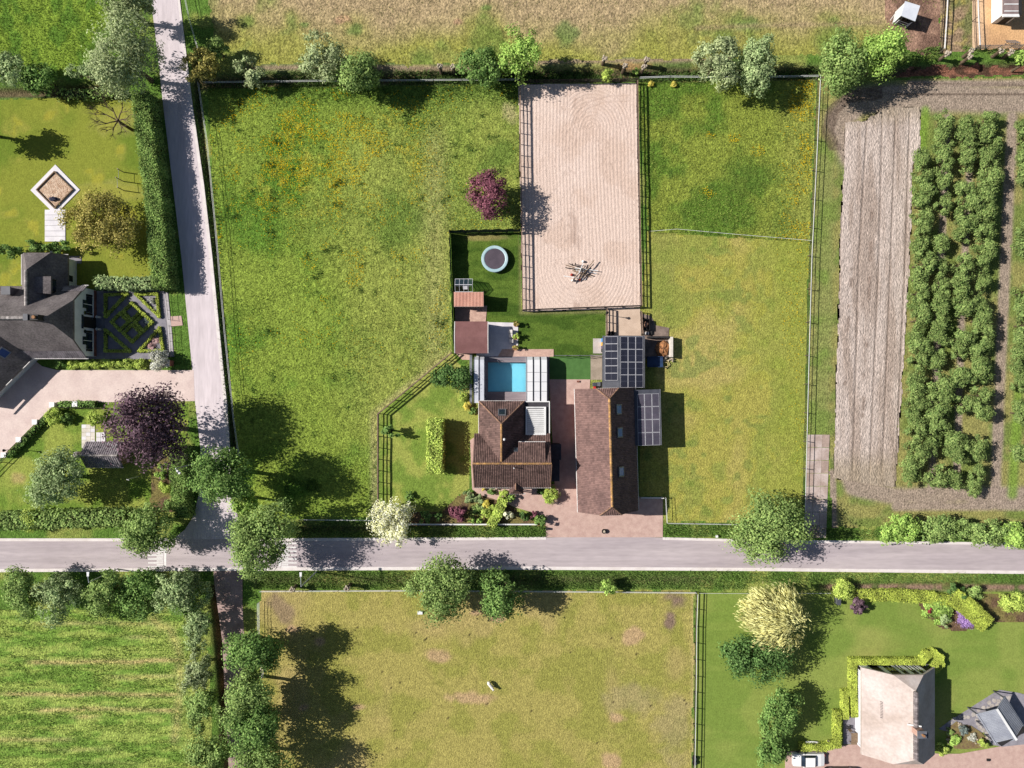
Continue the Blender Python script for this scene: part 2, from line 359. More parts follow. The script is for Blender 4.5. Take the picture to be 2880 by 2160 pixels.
def c_arena():
    c = mixa(flat(A(228,204,190)), flat(A(220,194,178)), sstep(.4, .65, N2)); c = mixa(c, flat(A(234,212,200)), sstep(.5, .7, N1)*.5)
    c = mixa(c, flat(A(150,122,108)), sstep(.62, .75, vnoise(.7, 71, 2, (1, .3)))*.4*np.exp(-((PXX-1618)/18)**2)); return c
REG = [ # name, polygon (px), colours, fine contrast, fine scale, bump, bump scale, edge wobble, stretch
 ('north_pasture', [(560,-300),(2640,-300),(2640,60),(2505,100),(2420,150),(2250,152),(1900,164),(1500,168),(1300,182),(720,178),(605,120)], c_north, .3, 4.5, 1.0, 3.2, 10),
 ('bare_paddock', [(2500,-300),(2648,-300),(2645,140),(2600,150),(2560,140),(2522,105),(2490,50)], c_mud, .25, 6, .8, 4, 10),
 ('weedy_strip', [(2646,-300),(2738,-300),(2735,140),(2645,150)], c_weeds, .35, 5, .8, 4, 3),
 ('sandy_yard', [(2738,-300),(3160,-300),(3160,138),(2735,142)], c_sandy, .12, 6, .4, 4, 4),
 ('ditch_bank', [(2560,185),(3160,176),(3160,212),(2640,214),(2520,214)], c_ditchbank, .35, 6, .8, 5, 8),
 ('northwest_field', [(-260,-260),(415,-260),(400,60),(320,180),(150,215),(-260,225)], c_nw, .3, 5, .9, 3.5, 6),
 ('west_lawn', [(-260,282),(388,272),(432,560),(452,800),(225,812),(-260,812)], c_lawnL, .12, 6, .25, 5, 2),
 ('meadow', [(582,244),(1458,238),(1468,652),(1266,652),(1270,990),(1064,1163),(1064,1452),(700,1464),(668,1300),(645,1120),(612,700)], c_meadow, .32, 6, 1.0, 4, 4),
 ('east_meadow', [(1792,230),(2296,224),(2276,680),(2080,668),(1826,652)], c_emeadow, .32, 6, 1.0, 4, 3),
 ('east_paddock', [(1826,652),(2080,668),(2276,680),(2258,1400),(2250,1468),(1872,1468),(1868,1394),(1800,1394),(1800,860)], c_epad, .25, 6, .7, 5, 4),
 ('orchard_ground', [(2300,226),(3160,214),(3160,1480),(2340,1484),(2330,1222),(2275,1222),(2280,680)], c_orch, .28, 6, .7, 4, 5),
 ('bare_field', [(2377,345),(2436,340),(2482,305),(2587,300),(2587,430),(2566,470),(2559,720),(2518,1371),(2345,1345),(2362,720)], c_soil, .2, 7, .9, 5, 4, (1,.5,1)),
 ('south_pasture', [(732,1662),(1953,1662),(1944,2360),(770,2360),(732,1900)], c_south, .22, 6, .7, 5, 4),
 ('southwest_crop_field', [(-260,1712),(440,1716),(540,1745),(590,1850),(600,2360),(-260,2360)], c_crop, .32, 5, .9, 4, 6),
 ('southeast_lawn', [(1958,1664),(2330,1664),(3160,1668),(3160,2360),(1948,2360)], c_lawnSE, .1, 6, .2, 5, 2),
 ('southwest_lawn', [(-260,1390),(0,1300),(160,1146),(530,1135),(525,1430),(300,1446),(-260,1446)], c_lawnSW, .22, 6, .4, 5, 3),
 ('back_lawn', [(1266,654),(1462,654),(1468,876),(1704,872),(1704,1010),(1270,1010)], c_lawnC, .2, 7, .4, 6, 1),
 ('front_lawn', [(1066,1163),(1272,992),(1350,1130),(1350,1240),(1322,1240),(1322,1372),(1300,1385),(1240,1440),(1066,1440)], c_lawnF, .2, 6, .4, 5, 1),
 ('front_bed', [(1300,1385),(1345,1385),(1425,1412),(1470,1450),(1535,1474),(1535,1478),(1066,1478),(1066,1440),(1240,1440)], c_bed, .3, 6, .5, 5, 3),
 ('corner_bed', [(430,1290),(520,1270),(525,1440),(420,1440)], c_bed, .3, 6, .5, 5, 6),
 ('east_garden_bed', [(2420,1668),(3160,1672),(3160,1755),(2790,1748),(2740,1770),(2690,1776),(2640,1765),(2595,1720),(2580,1692),(2420,1690)], c_bed, .3, 6, .5, 5, 3),
 ('riding_arena', [(1458,238),(1789,234),(1802,864),(1700,870),(1470,876)], c_arena, .09, 7, .35, 6, 1),
]
cxx, cyy = (X[:-1, :-1]+X[1:, 1:])/2, (Y[:-1, :-1]+Y[1:, 1:])/2
cpx, cpy = cxx/PX+1440, 1080-cyy/PX
wob1 = (vnoise(1.3, 81, 2)[:-1, :-1]-.5)*2; wob2 = (vnoise(1.3, 82, 2)[:-1, :-1]-.5)*2
RID = np.zeros(cpx.shape, int)
for i, r in enumerate(REG): RID[inpoly(r[1], cpx+wob1*r[7], cpy+wob2*r[7])] = i+1
FINE = {'riding_arena': .1, 'bare_field': .125}
so_ = inpoly(REG[11][1], PXX, PYY)|inpoly(REG[-1][1], PXX, PYY); so_ = so_&(np.roll(so_, 7, 0)&np.roll(so_, -7, 0)&np.roll(so_, 7, 1)&np.roll(so_, -7, 1)); Z[so_] -= .4
nf = inpoly(REG[0][1], PXX, PYY); Z -= np.where(nf, vnoise(.7, 93, 2)*.12, 0)
md = inpoly(REG[7][1], PXX, PYY)|inpoly(REG[8][1], PXX, PYY)|inpoly(REG[5][1], PXX, PYY); Z -= np.where(md, vnoise(.8, 94, 2)*.12, 0)
POOL_WELL = (PXX > 1366)&(PXX < 1482)&(PYY > 1013)&(PYY < 1108); Z[POOL_WELL] = -2.2

def ground_obj(name, mask, colfn, amp, fs, bm, bs, stretch=None):
    jj, ii = np.nonzero(mask)
    if not len(jj): return
    nx = X.shape[1]; q = np.stack([jj*nx+ii, jj*nx+ii+1, (jj+1)*nx+ii+1, (jj+1)*nx+ii], 1)
    u, inv = np.unique(q, return_inverse=True); inv = inv.reshape(-1)
    co = np.stack([X.ravel()[u], Y.ravel()[u], Z.ravel()[u]], 1); n = len(q)
    me = bpy.data.meshes.new(name); me.vertices.add(len(u)); me.vertices.foreach_set('co', co.ravel())
    me.loops.add(4*n); me.loops.foreach_set('vertex_index', inv.astype(np.int32))
    me.polygons.add(n); me.polygons.foreach_set('loop_start', np.arange(0, 4*n, 4, dtype=np.int32))
    me.update(calc_edges=True)
    col = colfn().reshape(-1, 3)[u]; lu = col @ np.array([.35, .5, .15]); col = lu[:, None]+(col-lu[:, None])*np.where((col[:, 1] > col[:, 0]*1.02)[:, None], .9, .95); col[:, :2] *= 1-.03*(col[:, 1] > col[:, 0]*1.02)[:, None]; ca = me.color_attributes.new('Col', 'FLOAT_COLOR', 'POINT')
    ca.data.foreach_set('color', np.concatenate([np.clip(col, 0, .9), np.ones((len(u), 1))], 1).astype(np.float32).ravel())
    me.polygons.foreach_set('use_smooth', np.ones(n, bool)); me.materials.append(ground_mat(name+'_surface', amp*1.35, fs*.75, bm, bs, .22, stretch))
    return tag(link(name, me), kind='structure')
ground_obj('ground', RID == 0, c_verge, .3, 6, .8, 5)
for i, r in enumerate(REG):
    if r[0] in FINE: continue
    ground_obj(r[0], RID == i+1, *r[2:7], stretch=(r[8] if len(r) > 8 else None))
# sand arena and tilled strip on a finer grid: harrow lines, wheel tracks, hoof marks and furrows are real relief
keep_g = {k: globals()[k] for k in ('X', 'Y', 'Z', 'PXX', 'PYY', 'N1', 'N2', 'N3', 'N4', 'N5', 'N6')}
for r in (REG[-1], REG[11]):
    gs = FINE[r[0]]; xy = np.array([W(*p) for p in r[1]]); X, Y = np.meshgrid(np.arange(xy[:, 0].min()-.2, xy[:, 0].max()+.2, gs), np.arange(xy[:, 1].min()-.2, xy[:, 1].max()+.2, gs))
    PXX = X/PX+1440; PYY = 1080-Y/PX; N1, N2, N3, N4, N5, N6 = vnoise(9, 1), vnoise(3, 2), vnoise(1.1, 3, 2), vnoise(22, 4, 2), vnoise(.55, 5, 1), vnoise(1.6, 6, 2)
    if r[0] == 'riding_arena':
        wv = (vnoise(7, 95, 2, (1, .5))-.5)*14; u = PXX-1470-(PYY-560)*.012+wv
        drag = np.minimum(np.abs((u/9.5) % 1-.5)*2*9.5/2, 1.2+np.abs(((u+5)/23) % 1-.5)*23)
        ring = np.hypot((PXX-1632)/.78, PYY-742)+(N2-.5)*10; rl = np.abs((ring/11) % 1-.5)*11
        low = sstep(742, 752, PYY+(N2-.5)*8)*sstep(1500, 1530, PXX)*sstep(1795, 1765, PXX); ln = np.where(low > .5, rl, drag)
        arc = np.hypot((PXX-1668)/.9, PYY-360); al = np.abs((arc/10) % 1-.5)*10; ln = np.where((PYY < 360)&(PXX > 1600)&(arc < 120), al, ln)
        DL = np.exp(-(ln/1.5)**2)*(.25+1.2*vnoise(4, 96, 2, (.6, .15)))
        tr = np.minimum(dline([(1616, 350), (1630, 310), (1665, 284), (1720, 270), (1775, 268)]), dline([(1640, 330), (1655, 305), (1700, 288), (1775, 284)])); DL = np.maximum(DL, np.exp(-(tr/2)**2)*1.1)
        hoof = sstep(.7, .84, vnoise(.32, 97, 1))*sstep(.5, .66, vnoise(3.5, 98, 2, (1.4, .5))); DL = np.maximum(DL, hoof*.9)
        Z = .035-DL*.035-vnoise(.3, 99, 1)*.02; cf = lambda: mixa(c_arena(), flat(A(166,138,122)), np.clip(DL*.3, 0, .45))
    else:
        f = np.minimum.reduce([dline(p) for p in FUR]); row = np.abs((dline(FUR[0])/7.5) % 1-.5)*2
        Z = .075-np.exp(-(f/2.4)**2)*.08-vnoise(.5, 91, 2, (1, .5))*.06*sstep(.3, .7, N2)-.02*row-vnoise(.25, 92, 1)*.03; cf = r[2]
    cx_, cy_ = (PXX[:-1, :-1]+PXX[1:, 1:])/2, (PYY[:-1, :-1]+PYY[1:, 1:])/2; ja = (vnoise(1.1, 83, 2)[:-1, :-1]-.5)*r[7]*2
    ground_obj(r[0], inpoly(r[1], cx_+ja, cy_+ja), cf, *r[3:7], stretch=(r[8] if len(r) > 8 else None))
globals().update(keep_g)
far = MB()
for x0, x1, y0, y1 in ((-3000, 3000, 63, 3000), (-3000, 3000, -3000, -63), (-3000, -81, -63, 63), (81, 3000, -63, 63)):
    far.poly([(x0, y0, -.05), (x1, y0, -.05), (x1, y1, -.05), (x0, y1, -.05)])
far.obj('far_fields', M('far_grass', A(136,152,62), A(160,156,84), .05, 1), kind='structure')

# ------------------------------------------------------------------ roads, paved areas
def sheet(name, pts, z, mat, kind='structure', depth=.35, **kw):
    return MB().prism([W(*p) for p in pts], z-depth, z).obj(name, mat, kind=kind, **kw)
m_asph = M('asphalt', A(194,182,184), A(180,168,172), .35, .9, .25, 30, .02, stretch=(.15, 1, 1), fine=.08, bands=((.012, 1.1, 1), 0, .07))
m_asph2 = M('pale_asphalt', A(226,214,218), A(210,198,202), .35, .9, .25, 30, .02, stretch=(1, .15, 1), fine=.08, bands=((1.1, .012, 1), math.radians(-5.5), .07))
m_conc = M('concrete_edge', A(238,230,228), A(222,212,208), .8, .85, .2, 12, .02, fine=.05)
m_brick = M('brick_paving', A(208,178,166), A(192,160,150), 1.3, .85, .2, 14, .02, fine=.1)
m_brick2 = M('pale_paving', A(230,210,202), A(214,192,186), .5, .85, .2, 14, .02, fine=.07)
m_track = M('track_paving', A(186,160,154), A(160,134,128), .6, .9, .3, 10, .03)
sheet('side_road', [(400,-300),(425,0),(443,150),(460,304),(486,520),(510,720),(538,1010),(549,1132),(564,1262),(562,1380),(545,1450),(520,1490),(480,1521),(700,1521),(676,1480),(655,1400),(650,1330),(647,1262),(638,1132),(625,1006),(597,720),(574,520),(543,304),(524,150),(506,0),(485,-300)], .022, m_asph2)
sheet('road_edge', [(506,0),(524,150),(543,304),(574,520),(597,720),(625,1006),(638,1132),(647,1262),(650,1330),(641,1330),(638,1262),(629,1132),(616,1006),(588,720),(565,520),(536,304),(518,150),(500,0),(480,-300),(486,-300)], .03, m_conc)
top = [(-300,1518),(0,1517),(720,1516),(1440,1513),(1535,1512),(1700,1508),(1862,1512),(2160,1520),(2880,1528),(3180,1530)]
bot = [(-300,1602),(0,1601),(720,1597),(1440,1594),(2160,1598),(2880,1606),(3180,1609)]
sheet('main_road', top+bot[::-1], .026, m_asph)
def band(name, line, w, z):
    sheet(name, line+[(x, y+w) for x, y in line[::-1]], z, m_conc)
band('kerb_band', [(-300,1515),(0,1514),(480,1514)], 8, .05); band('kerb_band', [(700,1514),(1440,1511),(1536,1510)], 7.5, .05); band('kerb_band', [(1864,1511),(2160,1518),(2880,1526),(3180,1528)], 7, .05)
band('kerb_band', [(-300,1601),(0,1600),(720,1596),(1440,1593),(2160,1597),(2880,1605),(3180,1608)], 9, .05)
sheet('south_track', [(600,1606),(682,1606),(682,1700),(690,1850),(720,2150),(730,2360),(655,2360),(640,2100),(625,1800),(604,1650)], .02, m_track)
sheet('west_drive', [(-300,985),(60,985),(118,1030),(160,1041),(430,1041),(545,1041),(548,1128),(300,1131),(160,1131),(100,1190),(0,1290),(-300,1500)], .03, m_brick2)
sheet('house_drive', [(1322,1238),(1345,1222),(1352,1362),(1560,1362),(1545,1066),(1660,1066),(1640,1398),(1864,1398),(1864,1511),(1536,1511),(1535,1476),(1500,1442),(1450,1427),(1420,1414),(1385,1402),(1350,1392),(1328,1376)], .03, m_brick)
m_white = M('road_paint', A(250,250,248), A(232,228,226), 3, .7, fine=.04)
def bar(x0, x1, y0, y1, name, par): MB().prism([W(x0, y0), W(x1, y0), W(x1, y1), W(x0, y1)], .03, .034).obj(name, m_white, par)
for k, (x, sgn) in enumerate(((465, -1), (787, 1))):
    e = empty('road_marking', (0, 0, 0)); tag(e, kind='structure')
    bar(x-3, x+3, 1525, 1594, 'edge_line', e)
    for j in range(7):
        y = 1528+j*11; bar(*sorted((x+sgn*5, x+sgn*48)), y-1.6, y+1.6, 'bar', e)
        if j < 6: bar(*sorted((x+sgn*5, x+sgn*24)), y+3.9, y+7.1, 'bar', e)
ct_ = tag(empty('concrete_track', (0, 0, 0)), kind='structure'); m_slabc = M('track_slabs', A(208,192,186), A(176,156,146), .6, .9, .3, 12, .02, fine=.12); m_slabd = M('track_slabs_worn', A(186,164,152), A(160,140, 130), .8, .9, .3, 12, .02)
for j in range(8):
    for i in range(3):
        y0 = 1222+j*36.4; f = lambda y: 2272-(y-1222)*.035; w = 20.5; q = random.Random(j*3+i); z = .03+q.uniform(-.012, .012); g = .35
        MB().prism([W(f(y0)+i*w+g, y0+g), W(f(y0)+(i+1)*w-g, y0+g+q.uniform(-.4, .4)), W(f(y0+36)+(i+1)*w-g, y0+36-g), W(f(y0+36)+i*w+g, y0+36-g)], -.12, z).obj('slab', m_slabd if q.random() < .3 else m_slabc, ct_)
# ------------------------------------------------------------------ foliage builders
def norm(a): return a/np.maximum(np.linalg.norm(a, axis=-1, keepdims=True), 1e-6)
def leaf_mesh(name, P, N, D, s, aspect, tint, mat):
    """one small four-cornered leaf (or leaf cluster) per point"""
    n = len(P); N = norm(N); D = norm(D-(D*N).sum(1, keepdims=True)*N); B = np.cross(N, D)
    s = np.broadcast_to(np.asarray(s, float), (n,))[:, None]
    V = np.stack([P+D*s*aspect/2, P+B*s/2-D*s*.1, P-D*s*aspect/2, P-B*s/2-D*s*.1], 1).reshape(-1, 3)
    me = bpy.data.meshes.new(name); me.vertices.add(4*n); me.vertices.foreach_set('co', V.astype(np.float32).ravel())
    me.loops.add(4*n); me.loops.foreach_set('vertex_index', np.arange(4*n, dtype=np.int32))
    me.polygons.add(n); me.polygons.foreach_set('loop_start', np.arange(0, 4*n, 4, dtype=np.int32)); me.update(calc_edges=True)
    at = me.attributes.new('tint', 'FLOAT', 'FACE'); at.data.foreach_set('value', np.asarray(tint, np.float32))
    me.materials.append(mat); return me
def olive(c, s=.82):
    l = .35*c[0]+.5*c[1]+.15*c[2]; return tuple(l+(v-l)*s for v in c)
LM = lambda n, a, b, k=1.75, t=.22: leaf_mat('leaves_'+n, olive(A(*a, k)), olive(A(*b, k)), t)
SP = { # leaf material, leaf size, aspect, coverage, clump radius (share of crown), strand droop
 'green':  (LM('green', (120,150,66), (70,106,40)), .27, 1.5, 2.6, .13, 0),
 'mid':    (LM('mid', (140,162,78), (92,122,52)), .26, 1.5, 2.4, .12, 0),
 'dark':   (LM('dark', (96,128,60), (52,86,34)), .27, 1.4, 2.6, .13, 0),
 'bright': (LM('bright', (156,184,70), (104,142,44)), .26, 1.5, 2.5, .13, 0),
 'silver': (LM('silver', (164,174,120), (112,130,80)), .2, 2.4, 2.3, .11, .25),
 'pale':   (LM('pale', (156,172,112), (104,130,74)), .22, 2.0, 2.4, .11, .1),
 'olive':  (LM('olive', (186,172,76), (112,108,38)), .22, 1.6, 2.3, .1, 0),
 'copper': (LM('copper', (122,96,108), (66,46,58)), .3, 1.5, 2.3, .12, 0),
 'plum':   (LM('plum', (142,84,100), (86,44,58)), .24, 1.5, 2.3, .13, 0),
 'cream':  (LM('cream', (252,246,190), (206,206,124)), .24, 1.4, 2.6, .12, 0),
 'golden': (LM('golden', (222,208,128), (164,156,78)), .16, 5.0, 2.6, .13, .75),
 'fruit':  (LM('fruit', (128,146,70), (78,106,44)), .2, 1.8, 2.2, .16, 0),
 'lime':   (LM('lime', (184,200,70), (128,154,44)), .18, 1.4, 2.8, .16, 0),
 'yellow': (LM('yellow', (240,208,64), (196,166,40)), .16, 1.4, 2.8, .18, 0),
 'box':    (LM('box', (178,190,44), (128,146,30)), .13, 1.3, 2.8, .1, 0),
 'pinkfl': (LM('pinkfl', (226,182,176), (170,120,120)), .15, 1.3, 2.6, .2, 0),
 'violet': (LM('violet', (186,150,222), (128,92,170)), .14, 1.3, 2.6, .2, 0),
 'redleaf':(LM('redleaf', (160,52,62), (110,30,40)), .16, 1.4, 2.6, .18, 0),
 'whitefl':(LM('whitefl', (220,214,196), (140,142,112)), .2, 1.5, 2.4, .15, 0),
 'bluegrey':(LM('bluegrey', (128,142,136), (86,100,96)), .13, 1.6, 2.8, .12, 0),
 'hedge':  (LM('hedge', (134,158,70), (78,112,42)), .17, 1.5, 2.6, .1, 0),
 'weed':   (LM('weed', (150,172,84), (92,124,48)), .2, 2.2, 1.6, .16, 0),
}
m_bark = M('bark', A(120,104,84), A(84,70,56), 3, .95, .5, 12); m_pale_bark = M('pale_bark', A(196,184,166), A(150,136,120), 4, .95, .4, 12)
def crown_mesh(name, sp, rx, ry, rz, zc, seed, zmin=.25, cover=1.0, lobes=6, spread=1.0, core=.62):
    mat, s, asp, cov, cl, droop = SP[sp]; g = np.random.default_rng(seed)
    s = s*.76
    if max(rx, ry) < 1.6: s = s*.85
    if max(rx, ry) < .8: s = s*.75
    n = int(max(120, cov*cover*2*math.pi*rx*ry*(.55+.45*rz/max(rx, ry))/(s*s*asp/2)))
    nl = lobes; la = g.uniform(0, 6.283, nl)+np.arange(nl)*6.283/nl; lo = g.uniform(.36, .6, nl)
    LC = np.stack([np.cos(la)*lo, np.sin(la)*lo, g.uniform(-.25, .35, nl)], 1); LR = g.uniform(.32, .55, nl)
    LC = LC*spread; LC = np.vstack([LC, [[0, 0, .1]]]); LR = np.append(LR, core)
    nc = max(14, n//75); w = LR**2/np.sum(LR**2); li = g.choice(len(LR), nc, p=w)
    z = g.uniform(-.85, 1, nc); a = g.uniform(0, 6.283, nc); r = np.sqrt(1-z*z)
    dv = np.stack([r*np.cos(a), r*np.sin(a), z], 1); cp = LC[li]+dv*LR[li][:, None]*g.uniform(.72, 1.02, nc)[:, None]
    ct = g.random(nc); k = g.integers(0, nc, n)
    off = np.clip(g.normal(0, 1, (n, 3)), -1.8, 1.8)
    P = cp[k]+off*cl*np.array([1, 1, .75])*g.uniform(.7, 1.25, nc)[k][:, None]
    N = norm(dv[k]*.45+off*.45+g.normal(0, .4, (n, 3))+np.array([0, 0, .35]))
    D = g.normal(0, 1, (n, 3))
    if droop: D = D*(1-droop)+np.concatenate([P[:, :2]*1.4, np.full((n, 1), -.9)], 1)*droop*1.6+np.array([-.5, .35, 0])*(droop > .5)
    P = P*np.array([rx, ry, rz]); P[:, 2] += zc
    keep = P[:, 2] > zmin; P, N, D, k = P[keep], N[keep], D[keep], k[keep]
    return leaf_mesh(name, P, N, D, s*g.uniform(.7, 1.3, len(P)), asp, np.clip(ct[k]*.7+g.random(len(P))*.3, 0, 1), mat)
def trunk_mesh(h, zc, rx, ry, rz, seed, mat=None, r0=None):
    q = random.Random(seed); m = MB(); r0 = r0 or .055*h**.5+.03*max(rx, ry)
    m.tube([(0, 0, -.3), (.02, 0, zc*.25), (q.uniform(-.1, .1), q.uniform(-.1, .1), zc*.6), (0, 0, zc)], [r0*1.25, r0, r0*.8, r0*.5], 7)
    for k in range(6):
        a = k*1.05+q.uniform(-.3, .3); e = q.uniform(.5, .75); z0 = zc*q.uniform(.45, .8)
        m.tube([(0, 0, z0), (math.cos(a)*rx*e*.5, math.sin(a)*ry*e*.5, z0+(zc-z0)*.7), (math.cos(a)*rx*e, math.sin(a)*ry*e, zc+rz*q.uniform(-.1, .35))], [r0*.5, r0*.32, r0*.1], 5)
    return m.mesh('trunk', mat or m_bark)
_ts = [100]
def tree(px, py, r, h, sp, label, ry=None, cat='tree', name='tree', group=None, hc=None, rzf=None, cover=1.0, lobes=6):
    """crown seen at px,py with radius r (px); h = height in metres"""
    _ts[0] += 1; ry = (ry or r)*1.1; r = r*1.1; h *= .94; hc = (hc*.94 if hc else h*.56)
    x, y = W(px, py, hc); k = PX*(1-hc/HC); rx_, ry_ = r*k, ry*k; rz = rzf or max(h-hc, hc*.8)
    t = empty(name, (x, y, 0), 0, label, cat, group)
    link('crown', crown_mesh('crown', sp, rx_, ry_, rz, hc, _ts[0], cover=cover, lobes=lobes), t)
    link('trunk', trunk_mesh(h, hc, rx_*.8, ry_*.8, rz, _ts[0]), t); return t
def shrub(px, py, r, h, sp, label, ry=None, cat='shrub', name='shrub', group=None, cover=1.0):
    _ts[0] += 1; ry = ry or r; x, y = W(px, py, h*.5); k = PX*(1-h*.5/HC)
    o = link(name, crown_mesh(name, sp, r*k, ry*k, h*.55, h*.48, _ts[0], zmin=.02, cover=cover*1.3, spread=.55, core=.9), None, (x, y, 0)); return tag(o, label, cat, group)
m_twig = M('hedge_wood', A(70,74,40), A(48,50,30), 4, 1)
def hedge(pts, width, h, sp, label, cat='hedge', name='hedge', group=None, cover=1.0, closed=False, rough=.06, z0=0.0):
    """clipped hedge along a line of photo pixels (at its top)"""
    _ts[0] += 1; g = np.random.default_rng(_ts[0]); mat, s, asp, cov, cl, _ = SP[sp]; s *= .85
    P2 = [Vector((*W(px, py, h), 0)) for px, py in pts]
    if closed: P2.append(P2[0])
    o0 = P2[0].copy(); t = empty(name, (o0.x, o0.y, z0), 0, label, cat, group); core = MB(); PP = []; NN = []
    for a, b in zip(P2[:-1], P2[1:]):
        d = b-a; L = d.length; u = d/L; v = Vector((-u.y, u.x, 0)); w = width/2
        e = w if len(P2) > 2 else 0; a2 = a-o0-u*e*.9; L2 = L+1.8*e
        q = [a2+v*w*.8, a2-v*w*.8, a2-v*w*.8+u*L2, a2+v*w*.8+u*L2]; core.prism([(p.x, p.y) for p in q], -.05, h*.88)
        for face, area in (('t', L2*width), ('l', L2*h), ('r', L2*h), ('e', width*h), ('f', width*h)):
            n = int(cov*cover*area/(s*s*asp/2)*(.8 if face == 't' else .45)); i, j = g.random(n), g.random(n)
            if face == 't': p = np.stack([i*L2, (j-.5)*width, np.full(n, h)], 1); nn = np.array([0, 0, 1.])
            elif face in 'lr': sg = 1 if face == 'l' else -1; p = np.stack([i*L2, np.full(n, sg*w), j*h], 1); nn = np.array([0, sg, .3])
            else: sg = 0 if face == 'e' else L2; p = np.stack([np.full(n, sg), (i-.5)*width, j*h], 1); nn = np.array([1 if sg else -1, 0, .3])
            p = p+g.normal(0, rough, p.shape)
            wx = np.array([u.x, u.y, 0]); wy = np.array([v.x, v.y, 0])
            PP.append(np.array([a2.x, a2.y, 0])+p[:, :1]*wx+p[:, 1:2]*wy+p[:, 2:]*np.array([0, 0, 1])); nw = nn[0]*wx+nn[1]*wy+nn[2]*np.array([0, 0, 1])
            NN.append(np.broadcast_to(nw, p.shape)+g.normal(0, .45, p.shape))
    PP = np.vstack(PP); NN = np.vstack(NN); tn = .5+.5*np.sin(PP[:, 0]*2.1+PP[:, 1]*1.7)*.5+g.normal(0, .15, len(PP))
    link('foliage', leaf_mesh('foliage', PP, NN, g.normal(0, 1, PP.shape), s*g.uniform(.7, 1.3, len(PP)), asp, np.clip(tn, 0, 1), mat), t)
    core.obj('stems', m_twig, t); return t
def zat(x, y):
    i = np.clip(((x+81)/GS).astype(int), 0, X.shape[1]-1); j = np.clip(((y+63)/GS).astype(int), 0, X.shape[0]-1); return Z[j, i]
def tufts(name, poly, dens, h, w, cols, label, cat, seed, keep=None, lean=.5):
    """blades of long grass over a pixel polygon"""
    g = np.random.default_rng(seed); ps = np.array([W(*p) for p in poly]); lo, hi = ps.min(0), ps.max(0)
    n = int((hi-lo).prod()*dens); xy = lo+g.random((n, 2))*(hi-lo)
    m = inpoly([tuple(p) for p in ps], xy[:, 0], xy[:, 1]); xy = xy[m]
    i = np.clip(((xy[:, 0]+81)/GS).astype(int), 0, X.shape[1]-1); j = np.clip(((xy[:, 1]+63)/GS).astype(int), 0, X.shape[0]-1)
    if keep is not None: m = g.random(len(xy)) < keep[j, i]; xy, i, j = xy[m], i[m], j[m]
    n = len(xy); hh = h*g.uniform(.5, 1.3, n)*(.6+.8*N6[j, i]); a = g.uniform(0, 6.283, n); ww = w*g.uniform(.6, 1.3, n)
    b = np.stack([xy[:, 0], xy[:, 1], Z[j, i]-.01], 1); du = np.stack([np.cos(a), np.sin(a), 0*a], 1)*ww[:, None]/2
    tip = b+np.stack([g.normal(0, lean, n)*hh, g.normal(0, lean, n)*hh, hh], 1)
    V = np.stack([b-du, b+du, tip], 1).reshape(-1, 3); me = bpy.data.meshes.new(name)
    me.vertices.add(3*n); me.vertices.foreach_set('co', V.astype(np.float32).ravel()); me.loops.add(3*n); me.loops.foreach_set('vertex_index', np.arange(3*n, dtype=np.int32))
    me.polygons.add(n); me.polygons.foreach_set('loop_start', np.arange(0, 3*n, 3, dtype=np.int32)); me.update(calc_edges=True)
    at = me.attributes.new('tint', 'FLOAT', 'FACE'); at.data.foreach_set('value', np.clip(N2[j, i]+g.normal(0, .15, n), 0, 1).astype(np.float32))
    me.materials.append(leaf_mat(name+'_blades', olive(A(*cols[0], 1.2)), olive(A(*cols[1], 1.1)), .25)); return tag(link(name, me), label, cat, kind='stuff')

# ------------------------------------------------------------------ trees
tree(345, 2, 78, 11, 'silver', 'silvery willow at the top edge beside the side road', ry=52)
tree(352, 165, 92, 11, 'silver', 'large silvery willow west of the side road, casting dappled shade on it', ry=104, lobes=8, hc=7)
tree(40, 205, 62, 6, 'pale', 'grey-green bushy tree at the left edge behind the west lawn', ry=55)
tree(112, 213, 48, 5.5, 'green', 'dark green bushy tree beside the grey-green one at the left edge', ry=52)
tree(232, 205, 48, 4, 'pale', 'low pale bush between the left bushy trees and the large silvery willow', ry=34)
tree(562, 182, 56, 6.5, 'olive', 'round yellowish-green tree just east of the side road at the meadow corner', ry=54)
tree(610, 138, 42, 4, 'mid', 'light green bush behind the round yellowish tree at the meadow corner', ry=32)
tree(700, 195, 42, 5, 'silver', 'small round silvery tree in the ditch row at the meadow', ry=40)
tree(905, 175, 68, 7.5, 'silver', 'silvery willow in the ditch row above the big meadow', ry=62)
tree(1003, 200, 62, 8, 'mid', 'olive-green tree joined to the silvery willow above the big meadow', ry=68)
tree(1345, 190, 58, 7, 'green', 'green tree in the ditch row just left of the sand arena', ry=58)
tree(1462, 168, 56, 8, 'bright', 'bright green upright tree at the top left corner of the sand arena', ry=66)
tree(2012, 178, 66, 7.5, 'silver', 'pale silvery willow in the ditch row above the east meadow', ry=70)
tree(2128, 182, 66, 7.5, 'pale', 'pale green tree beside the silvery willow above the east meadow', ry=72)
tree(2368, 168, 76, 9, 'mid', 'broad green tree at the top right corner of the east meadow', ry=88)
tree(2480, 165, 66, 8.5, 'bright', 'round bright green tree beside the broad one near the bare paddock', ry=74)
tree(2890, 172, 40, 5, 'bright', 'light green tree at the right edge below the sandy yard', ry=40)
tree(-70, 352, 50, 6.5, 'green', 'tree beyond the left edge whose shadow falls on the west lawn', ry=42, hc=4.6)
tree(282, 622, 88, 8, 'olive', 'broad golden-green tree on the west lawn beside the hedge', ry=92, lobes=8)
tree(398, 1212, 112, 13, 'copper', 'big dark purple copper tree beside the side road', ry=126, hc=8.6, lobes=9, cover=.85)
tree(168, 1350, 86, 8, 'pale', 'round dense green tree with pale flowers on the southwest lawn', ry=80)
